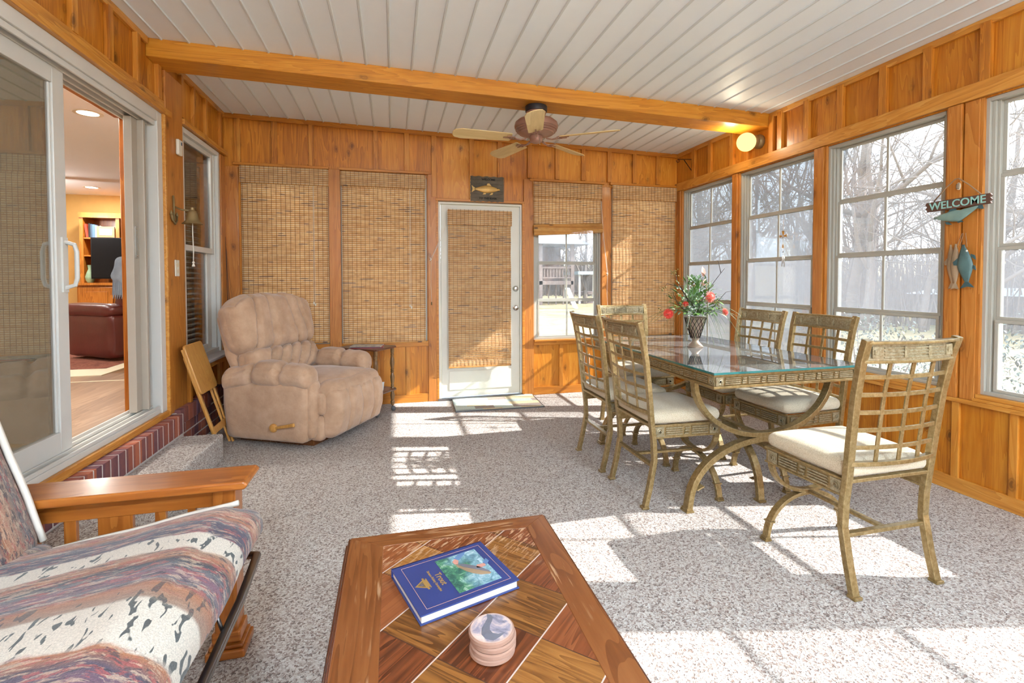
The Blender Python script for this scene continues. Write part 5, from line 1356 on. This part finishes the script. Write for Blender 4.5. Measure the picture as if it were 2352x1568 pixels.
for s in (-1, 1):
    m = MB(); m.prism([(.006, s*.135-.012), (.80, s*.150-.012), (.80, s*.150+.012), (.006, s*.135+.012)], .014, fr_); m.build('leg', MATS['beech'], t, bevel=.002)
    m = MB(); m.prism([(.02, s*.115-.011), (.74, s*.122-.011), (.74, s*.122+.011), (.02, s*.115+.011)], .014, fr_ @ Matrix.Translation((0, 0, -.016))); m.build('leg', MATS['beech'], t, bevel=.002)
m = MB(); m.prism([(.15, -.13), (.20, -.13), (.20, .13), (.15, .13)], .010, fr_ @ Matrix.Translation((0, 0, .001))); m.build('stretcher', MATS['beech'], t, bevel=.002)

# ================================================================== LIVING ROOM BEHIND THE SLIDING DOOR
HX1 = XL-.168
struct(MB().box(-7.2, HX1, -1.5, 8.9, .20, .365).build('floor_house', MATS['int_floor']))
struct(MB().box(-7.2, HX1+.001, -1.5, 8.9, 2.52, 2.62).build('ceiling_house', MATS['int_white']))
struct(MB().box(-7.2, HX1, 8.72, 8.9, .365, 2.52).build('wall_house_far', MATS['wall_gold']))
struct(MB().box(-7.35, -7.2, -1.5, 8.9, .365, 2.52).build('wall_house_left', MATS['int_cream']))
struct(MB().box(-7.2, HX1, -1.65, -1.5, .365, 2.52).build('wall_house_near', MATS['int_cream']))
struct(MB().box(HX1-.001, HX1+.12, YB+TH+.002, 8.9, .0, 2.62).build('wall_house_right', MATS['int_cream']))
struct(MB().box(-6.0, -2.0, 5.15, 5.17, .366, .37).build('trim_50', MATS['int_cream']))
r = thing('area_rug', 'red patterned rug with a cream border on the living room floor', 'rug', (-4.4, 6.9, .366))
MB().box(-1.6, 1.75, -1.45, 1.15, 0, .008).build('border', MATS['int_cream'], r); MB().box(-1.45, 1.6, -1.05, 1.0, .008, .011).build('field', MATS['int_rug'], r)
# built-in wall unit
t = thing('wall_unit', 'built-in oak bookcase and cabinets on the far living room wall', 'bookcase', (-4.2, 8.5, .365))
o0 = Vector((-4.2, 8.5, .365))
def W(m, nm, mt='cabinet', par=None, **k): m.xform(Matrix.Translation(-o0)); return m.build(nm, MATS[mt], par or t, **k)
W(MB().box(-4.30, -1.9, 8.28, 8.70, .365, .45).box(-4.30, -1.9, 8.25, 8.70, 1.19, 1.225), 'counter')
W(MB().box(-4.30, -1.9, 8.30, 8.70, .45, 1.19), 'cabinet_body')
for k in range(4):
    x0 = -4.265+k*.45
    for z0, z1 in ((.83, 1.16), (.48, .80)):
        d = W(MB().box(x0, x0+.40, 8.278, 8.30, z0, z1), 'cabinet_door', bevel=.004); W(MB().box(x0+.06, x0+.34, 8.270, 8.278, z0+.06, z1-.06), 'raised_panel', par=d, bevel=.006)
W(MB().box(-4.30, -1.9, 8.66, 8.70, 1.225, 2.22), 'back_panel', 'casing')
for x in (-4.30, -3.86, -3.0, -2.3): W(MB().box(x, x+.045, 8.38, 8.66, 1.225, 2.17), 'upright')
m = MB(); m.box(-4.30, -1.9, 8.36, 8.66, 2.15, 2.22); m.box(-4.26, -1.9, 8.39, 8.66, 1.85, 1.87); m.box(-4.26, -3.86, 8.39, 8.66, 1.60, 1.62); W(m, 'shelf')
bk = [('bk_red', .030, .19, .25), ('bk_black', .022, .20, .12), ('bk_slate', .020, .19, .05), ('bk_blue', .032, .185, 0), ('bk_white', .018, .17, 0), ('bk_tan', .028, .15, 0), ('bk_cream', .022, .165, 0), ('bk_navy', .022, .16, 0)]
x = -4.235
for i, (c, w, h, ln) in enumerate(bk):
    o = MB().box(0, w, 0, .14, 0, h).build('book', MATS[c]); o.location = (x+(ln*.02), 8.40, 1.871); o.rotation_euler = (0, -ln*.5 if i == 0 else 0, 0)
    nm = {'bk_red': 'leaning red book', 'bk_black': 'black spined book', 'bk_slate': 'slate spined book', 'bk_blue': 'wide blue book', 'bk_white': 'thin white book', 'bk_tan': 'short tan book', 'bk_cream': 'cream spined book', 'bk_navy': 'navy book beside the picture frame'}[c]
    tag(o, nm+' on the left upper shelf of the living room bookcase', 'book', 'books on the left upper shelf'); x += w+.003
x = -3.79
for i, (c, w, h) in enumerate((('bk_black', .020, .17), ('bk_red', .024, .16), ('bk_white', .022, .175), ('bk_navy', .026, .17), ('bk_cream', .026, .18))):
    o = MB().box(0, w, 0, .14, 0, h).build('book', MATS[c]); o.location = (x, 8.40, 1.871)
    tag(o, {'bk_black': 'black', 'bk_red': 'red', 'bk_white': 'white', 'bk_navy': 'navy blue', 'bk_cream': 'cream'}[c]+' upright book on the right upper shelf above the television', 'book', 'books on the right upper shelf'); x += w+.003
t2 = thing('picture_frame', 'small framed photo standing on the bookcase shelf above the television', 'picture frame', (-3.975, 8.37, 1.871))
MB().box(-.105, .105, 0, .018, 0, .155).build('frame', MATS['bk_tan'], t2, bevel=.003); MB().box(-.078, .078, -.003, 0, .030, .125).build('photo', MATS['frame_photo'], t2)
t2 = thing('television', 'black flat television standing on the living room cabinet', 'television', (-3.50, 8.22, 1.226))
MB().box(-.60, .60, .02, .05, .055, .635).build('bezel', MATS['black_metal'], t2, bevel=.004); MB().box(-.585, .585, .014, .02, .075, .622).build('screen', MATS['screen_black'], t2); MB().box(-.26, .2, -.02, .12, 0, .012).box(-.05, .05, .03, .05, .012, .06).build('stand', MATS['black_metal'], t2)
t2 = thing('ceramic_vase', 'small green painted ceramic vase beside the television', 'vase', (-4.16, 8.34, 1.226))
MB().lathe([(.03, 0), (.05, .03), (.058, .08), (.04, .14), (.022, .19), (.030, .25), (.026, .25), (0, .18)], n=20).build('body', MATS['leaf_pale'], t2, smooth='a')
# leather recliner
t = thing('leather_recliner', 'dark red leather recliner in the living room with a throw over its back', 'armchair', (-3.0, 6.86, .378), .95)
LE = MATS['leather']
def lf(p, nr, q): return p+nr*(.012*(1-q.x**2)*(1-q.z**2)+wrk(p, .006))
for s in (-1, 1):
    m = rbox(.10, .42, .24, .05, 8, lf); m.xform(Matrix.Translation((s*.37, 0, .27))); m.build('side_panel', LE, t, smooth=True)
    m = rbox(.12, .43, .075, .07, 10, lf); m.xform(Matrix.Translation((s*.37, .02, .55))); m.build('armrest', LE, t, smooth=True)
m = rbox(.28, .40, .16, .08, 10, lf); m.xform(Matrix.Translation((0, .08, .30))); m.build('seat', LE, t, smooth=True)
m = rbox(.36, .12, .36, .10, 12, lf); m.xform(Matrix.Translation((0, -.36, .68)) @ Matrix.Rotation(.3, 4, 'X')); m.build('back', LE, t, smooth=True)
def tf(p, nr, q): return p+nr*wrk(p, .02, 8)
t2 = thing('throw_blanket', 'grey blue fringed throw draped over the leather recliner back', 'blanket', (-3.0, 6.86, .378), .95)
m = rbox(.20, .155, .15, .08, 12, tf); m.xform(Matrix.Translation((-.19, -.42, .98)) @ Matrix.Rotation(.3, 4, 'X')); th_ = m.build('cloth', MATS['throw_blue'], t2, smooth=True)
m = MB()
for k in range(16): m.tube([(-.385, -.50+.012*k, .90), (-.395, -.50+.012*k, .72-.02*(k % 3))], .004, 4)
m.build('fringe', MATS['throw_blue'], t2)
# ceiling lights and fan blade in the living room
for lb, x, y in (('round recessed light seen through the open sliding door', -2.22, 4.47), ('round recessed light seen through the sliding door glass', -2.24, 3.63), ('round recessed light near the living room bookcase', -3.95, 8.0), ('round recessed light deep in the living room', -4.6, 3.6)):
    r = thing('ceiling_light', lb, 'ceiling light', (x, y, 2.52), 0, 'recessed lights in the living room ceiling')
    MB().lathe([(.065, -.004), (.090, -.006), (.095, 0)], n=24).build('trim_ring', MATS['plastic_white'], r); MB().lathe([(.0, -.0045), (.066, -.0045), (.066, -.002), (0, -.002)], n=24).build('diffuser', MATS['downlight'], r)
t = thing('ceiling_fan', 'brown ceiling fan in the living room, one blade seen through the door', 'fan', (-4.55, 7.2, 2.52))
m = MB().lathe([(.05, -.22), (.10, -.20), (.11, -.14), (.05, -.12), (.02, -.10), (.02, 0)], n=16); m.build('motor', MATS['casing'], t, smooth='a')
for k in range(4):
    o = MB().prism([(.12, -.05), (.62, -.07), (.66, 0), (.62, .07), (.12, .05)], .008).build('fan_blade', MATS['casing'], t); o.matrix_local = Matrix.Rotation(.2+k*PI/2, 4, 'Z') @ Matrix.Translation((0, 0, -.17)) @ Matrix.Rotation(.2, 4, 'X')

# ================================================================== OUTDOORS
GZ = -.42
m = MB(); n = 40
vs = []; fs = []
ring = [0, 4, 8, 12, 18, 25, 34, 45, 60, 80, 110]
vs.append((0, 0, GZ))
for R_ in ring[1:]:
    for k in range(48):
        a = 2*PI*k/48; x, y = R_*math.cos(a), R_*math.sin(a); vs.append((x, y, GZ+max(0, R_-40)*.07+(.12*math.sin(x*.2)*math.cos(y*.17) if R_ > 8 else 0)))
for k in range(48): fs.append((0, 1+k, 1+(k+1) % 48))
for r in range(len(ring)-2):
    for k in range(48): a = 1+r*48; fs.append((a+k, a+48+k, a+48+(k+1) % 48, a+(k+1) % 48))
m.add(vs, fs); struct(m.build('ground', MATS['lawn'], smooth=True))

def tree_mb(seed, H=12, depth=5, r0=.17, spread=.5):
    rn = random.Random(seed); m = MB()
    def br(p, d, L, r, lv):
        n = 4 if lv > 1 else 3; pts = [p]; q = Vector(p); dd = d.copy()
        for i in range(n):
            dd = (dd+Vector((rn.gauss(0, .10), rn.gauss(0, .10), rn.gauss(0, .06)+.03))).normalized(); q = q+dd*(L/n); pts.append(q.copy())
        m.tube(pts, [r*(1-.5*i/n) for i in range(n+1)], 6 if lv > 3 else (4 if lv > 1 else 3))
        if lv == 0: return
        k = rn.randint(3, 4) if lv < depth else 5
        for j in range(k):
            f = rn.uniform(.35, 1.0) if j else 1.0; idx = min(n, max(1, int(f*n))); b = pts[idx]
            ax = dd.orthogonal().normalized(); ax.rotate(Matrix.Rotation(rn.uniform(0, 2*PI), 3, dd))
            ang = rn.uniform(.35, 1.0)*(spread/.5) if j else rn.uniform(.05, .3)
            nd = dd.copy(); nd.rotate(Matrix.Rotation(ang, 3, ax))
            br(b, nd, L*rn.uniform(.55, .78), r*(.42 if j else .5)*rn.uniform(.9, 1.15), lv-1)
    br(Vector((0, 0, -.1)), Vector((0, 0, 1)), H*.36, r0, depth)
    return m
protos = []
for s, H, r0 in ((1, 12, .16), (2, 14, .20), (3, 10, .12), (4, 13, .15), (5, 11, .11), (6, 15, .24)):
    me = tree_mb(s, H, 5 if s != 6 else 5, r0, .5 if s % 2 else .62)
    protos.append(me.build('bare_tree', MATS['bark'], smooth=True))
tr = random.Random(21); first = set()
def put_tree(k, x, y, s, rz, label, group):
    o = protos[k] if k not in first else protos[k].copy()
    if k in first: COL.objects.link(o)
    first.add(k); o.location = (x, y, GZ-.05); o.rotation_euler = (0, 0, rz); o.scale = (s, s, s)
    tag(o, label, 'tree', group)
put_tree(5, 15.0, 13.0, .75, .3, 'thick-trunked bare tree seen through the corner window', None)
put_tree(1, 12.6, 31.5, .80, 1.3, 'forked bare tree beside the brown cabin in the back window', None)
put_tree(3, 13.5, 8.3, .70, 2.2, 'slender bare tree centred in the third window from the corner', None)
put_tree(0, 24, 9.6, 1.0, 2.9, 'leaning bare tree seen through the right-most window', None)
put_tree(2, 16.0, 9.8, .8, 2.2, 'bare winter tree in the woods beyond the lawn', 'bare trees in the woods')
put_tree(4, 17.5, 14.8, .8, 2.2, 'bare winter tree in the woods beyond the lawn', 'bare trees in the woods')
for i in range(74):
    a = math.radians(tr.uniform(-6, 96)); a = math.radians(tr.uniform(6, 78)) if i % 3 else a
    R_ = tr.uniform(19, 46); x, y = R_*math.sin(a), R_*math.cos(a)
    if a < math.radians(26) and R_ < 38: R_ = tr.uniform(38, 50); x, y = R_*math.sin(a), R_*math.cos(a)
    put_tree(tr.randrange(6), x, y, tr.uniform(.65, 1.1), tr.uniform(0, 6.28), 'bare winter tree in the woods beyond the lawn', 'bare trees in the woods')
# brush along the edge of the woods (nobody could count the twigs)
m = MB(); br_ = random.Random(5)
for i in range(9000):
    a = math.radians(br_.uniform(-8, 98)); R_ = br_.uniform(20, 48)
    if a < math.radians(26): R_ = br_.uniform(42, 56)
    x, y = R_*math.sin(a), R_*math.cos(a); h = br_.uniform(.8, 3.6)*(.5+R_/48); w = .012+.0009*R_
    dx, dy = br_.gauss(0, .3)*h*.5, br_.gauss(0, .3)*h*.5; z = GZ+max(0, R_-40)*.07
    m.add([(x-w, y, z), (x+w, y-w, z), (x, y+w, z), (x+dx, y+dy, z+h)], [(0, 1, 3), (1, 2, 3), (2, 0, 3)])
tag(m.build('underbrush', MATS['bark']), 'brown leafless brush along the edge of the woods', 'brush', kind='stuff')

def shrub(x, y, w, h, seed, label):
    rn = random.Random(seed); m = MB(); r = thing('shrub', label, 'shrub', (x, y, GZ), 0, 'evergreen shrubs outside the right windows')
    global fr; 
    for i in range(2600):
        u = rn.uniform(0, 2*PI); v = math.acos(rn.uniform(-.2, 1)); R_ = rn.uniform(.6, 1.0)
        p = Vector((w*R_*math.sin(v)*math.cos(u), w*R_*math.sin(v)*math.sin(u), h*.35+h*.65*R_*math.cos(v)*(1+.1*math.sin(u*3+seed))))
        d = Vector((rn.gauss(0, 1), rn.gauss(0, 1), rn.gauss(.3, .7))); leafmb(m, p, d, rn.uniform(.03, .055), rn.uniform(.016, .026), .3)
    m.build('foliage', MATS['shrub_leaf'], r)
    m = MB()
    for k in range(7): a = k*.9; m.tube([(0, 0, 0), (w*.4*math.cos(a), w*.4*math.sin(a), h*.4), (w*.7*math.cos(a), w*.7*math.sin(a), h*.8)], [.012, .009, .004], 5)
    m.build('stems', MATS['bark'], r)
for i, (x, y, w, h, lb) in enumerate(((4.6, 1.6, .66, 1.50, 'leafy evergreen shrub outside the right-most window'), (4.65, 2.85, .66, 1.45, 'leafy evergreen shrub outside the third window from the corner'), (4.8, 4.1, .66, 1.40, 'leafy evergreen shrub outside the second window from the corner'), (5.0, 5.5, .62, 1.25, 'leafy evergreen shrub outside the corner window'), (4.6, .3, .62, 1.4, 'leafy evergreen shrub just past the right edge of the windows'))):
    shrub(x, y, w, h, i+3, lb)

# brown cabin with a deck, seen through the back window
t = thing('cabin', 'brown timber cabin with a railed deck seen through the back window', 'cabin', (6.3, 20, GZ))
o0 = Vector((6.3, 20, GZ))
def G(m, nm, mt, par=None, **k): m.xform(Matrix.Translation(-o0)); return m.build(nm, MATS[mt], par or t, **k)
G(MB().box(4.2, 7.1, 19, 22, .55, .72), 'deck_floor', 'deckwood'); G(MB().box(4.2, 7.1, 20.6, 22, .72, 2.4), 'wall', 'deckwood')
for x in (4.2, 5.65, 7.0): G(MB().box(x, x+.14, 19, 19.14, GZ, 2.45), 'post', 'deckwood')
m = MB(); m.box(4.2, 7.1, 19.02, 19.1, 1.30, 1.38); m.box(4.2, 7.1, 19.02, 19.1, .85, .90)
for k in range(22): m.box(4.3+k*.13, 4.34+k*.13, 19.04, 19.08, .88, 1.32)
G(m, 'railing', 'deckwood')
G(MB().prism([(0, 0), (4.2, 0), (2.1, .9)], 3.6, Matrix.Translation((3.6, 22.4, 2.42)) @ FXY), 'roof', 'shingle')
m = MB(); 
for k in range(10): m.box(4.2+k*.32, 4.24+k*.32, 19.3, 19.34, GZ, .55)
G(m, 'skirting', 'deckwood')
t.location = (6.3*1.6, 20*1.6, GZ); t.scale = (1.6, 1.6, 1.4)
t = thing('garden_shelter', 'low shelter with a pale flat roof beside the tree in the back window', 'shelter', (8.2, 20.5, GZ))
MB().box(-.85, .75, -1, 1, 1.50, 1.66).build('roof', MATS['roof_pale'], t)
for x in (-.78, .62):
    for y in (-.9, .9): MB().box(x, x+.08, y, y+.08, 0, 1.5).build('post', MATS['vinyl_white'], t)
MB().box(-.6, .5, -.6, .6, .5, .62).box(-.6, .5, -.6, .6, 0, .1).build('table', MATS['deckwood'], t)
t.location = (8.35*1.6, 20.5*1.6, GZ); t.scale = (1.6, 1.6, 1.35)
t = thing('leaning_board', 'white board leaning beside the cabin steps', 'board', (6.9, 18.2, GZ)); MB().sweep([(.0, 0, 0), (-.35, 0, .85)], .06, .4, (0, 1, 0)).build('panel', MATS['vinyl_white'], t)
t.location = (6.9*1.5, 18.2*1.5, GZ); t.scale = (1.5, 1.5, 1.4)
t = thing('outbuilding', 'low outbuilding with a pale sloped roof seen through the third window', 'shed', (20.0, 12.6, GZ-.05))
m = MB(); m.add([(-1.6, -2.6, 1.20), (1.6, -2.6, 1.20), (1.6, 1.6, 1.20), (-1.6, 1.6, 1.20), (.3, -2.6, 1.42), (.3, 1.6, 1.42)], [(0,3,2,1), (0,1,4), (2,3,5), (1,2,5,4), (3,0,4,5)]); m.build('roof', MATS['roof_pale'], t)
MB().box(-1.4, 1.4, -2.4, 1.4, 0, 1.20).build('wall', MATS['bark'], t)

# ================================================================== LIGHT, CAMERA
w = bpy.data.worlds.new('World'); SC.world = w; w.use_nodes = True; nt = w.node_tree; nt.nodes.clear()
bg = nt.nodes.new('ShaderNodeBackground'); ow = nt.nodes.new('ShaderNodeOutputWorld'); nt.links.new(bg.outputs[0], ow.inputs[0])
tc = nt.nodes.new('ShaderNodeTexCoord'); sp = nt.nodes.new('ShaderNodeSeparateXYZ'); nt.links.new(tc.outputs['Generated'], sp.inputs[0])
rp = nt.nodes.new('ShaderNodeValToRGB'); nt.links.new(sp.outputs[2], rp.inputs[0])
rp.color_ramp.elements[0].position = 0; rp.color_ramp.elements[0].color = (.76, .88, 1.0, 1)
rp.color_ramp.elements[1].position = .7; rp.color_ramp.elements[1].color = (.60, .78, 1.0, 1)
nt.links.new(rp.outputs[0], bg.inputs[0]); bg.inputs[1].default_value = SKY
sd = Vector((-1, .235, -.675)).normalized()
l = bpy.data.lights.new('sun', 'SUN'); l.energy = SUN; l.angle = math.radians(.6); l.color = (1, .985, .96)
o = bpy.data.objects.new('sun', l); COL.objects.link(o); o.rotation_euler = sd.to_track_quat('-Z', 'Y').to_euler(); o.location = (12, -2, 9)
def area(name, loc, size, e, rot, col=(1, .97, .92)):
    l = bpy.data.lights.new(name, 'AREA'); l.energy = e; l.size = size; l.color = col; o = bpy.data.objects.new(name, l); COL.objects.link(o); o.location = loc; o.rotation_euler = rot; return o
def point(name, loc, r, e, col=(1, .86, .62)):
    l = bpy.data.lights.new(name, 'POINT'); l.energy = e; l.shadow_soft_size = r; l.color = col; o = bpy.data.objects.new(name, l); COL.objects.link(o); o.location = loc; return o
point('globe_light', (XR-.30, 3.84, 2.50), .05, 3)
for x, y in ((-2.22, 4.47), (-2.24, 3.63), (-3.95, 8.0), (-4.6, 3.6), (-4.6, 6.0), (-2.5, 1.0)): area('downlight', (x, y, 2.505), .15, HOUSE, (0, 0, 0))
point('living_room_fill', (-4.55, 7.2, 2.2), .08, HOUSE*1.6, (1, .95, .88)); point('living_room_fill', (-4.2, 3.0, 2.1), .1, HOUSE*1.6, (1, .95, .88))  # fill points added to brighten the house ceiling, no fixture at either
# two unseen fill lamps behind the photographer, added to brighten the room
for x in (-.2, 2.0):
    t = thing('fill_lamp', 'added fill lamp out of view behind the camera', 'lamp', (x, -1.2, zc(x)), 0, 'added fill lamps behind the camera')
    MB().lathe([(.14, 0), (.15, -.02), (.13, -.07), (0, -.09)], n=24).build('shade', MATS['plastic_white'], t, smooth='a')
    point('porch_fill', (x, -1.2, 2.50), .25, PORCH_FILL, (.66, .84, 1))

cam = bpy.data.cameras.new('cam'); co = bpy.data.objects.new('cam', cam); COL.objects.link(co); SC.camera = co
yw, pt, rl = map(math.radians, (14.616, 1.493, -.078))
f = Vector((math.sin(yw)*math.cos(pt), math.cos(yw)*math.cos(pt), -math.sin(pt))); r = Vector((math.cos(yw), -math.sin(yw), 0)); u = r.cross(f)
r2 = r*math.cos(rl)+u*math.sin(rl); u2 = u*math.cos(rl)-r*math.sin(rl)
mw = Matrix((( r2.x, u2.x, -f.x, 0), (r2.y, u2.y, -f.y, 0), (r2.z, u2.z, -f.z, 1.2588), (0, 0, 0, 1))); co.matrix_world = mw
cam.sensor_width = 36; cam.lens = 1136.2/2352*36
cam.shift_x = -(1200.1-1176)/2352; cam.shift_y = (671.9-784)/2352*1.0
cam.clip_start = .05; cam.clip_end = 400
vs = SC.view_settings; vs.view_transform = 'Standard'; vs.look = 'None'; vs.exposure = EXPO; vs.gamma = 1; vs.use_curve_mapping = False
SC.cycles.use_denoising = True; SC.cycles.max_bounces = 5; SC.cycles.diffuse_bounces = 3; SC.cycles.glossy_bounces = 2; SC.cycles.transmission_bounces = 2; SC.cycles.transparent_max_bounces = 12; SC.cycles.use_adaptive_sampling = True; SC.cycles.adaptive_threshold = .10; SC.cycles.adaptive_min_samples = 16
SC.cycles.sample_clamp_indirect = 6; SC.cycles.caustics_reflective = False; SC.cycles.caustics_refractive = False
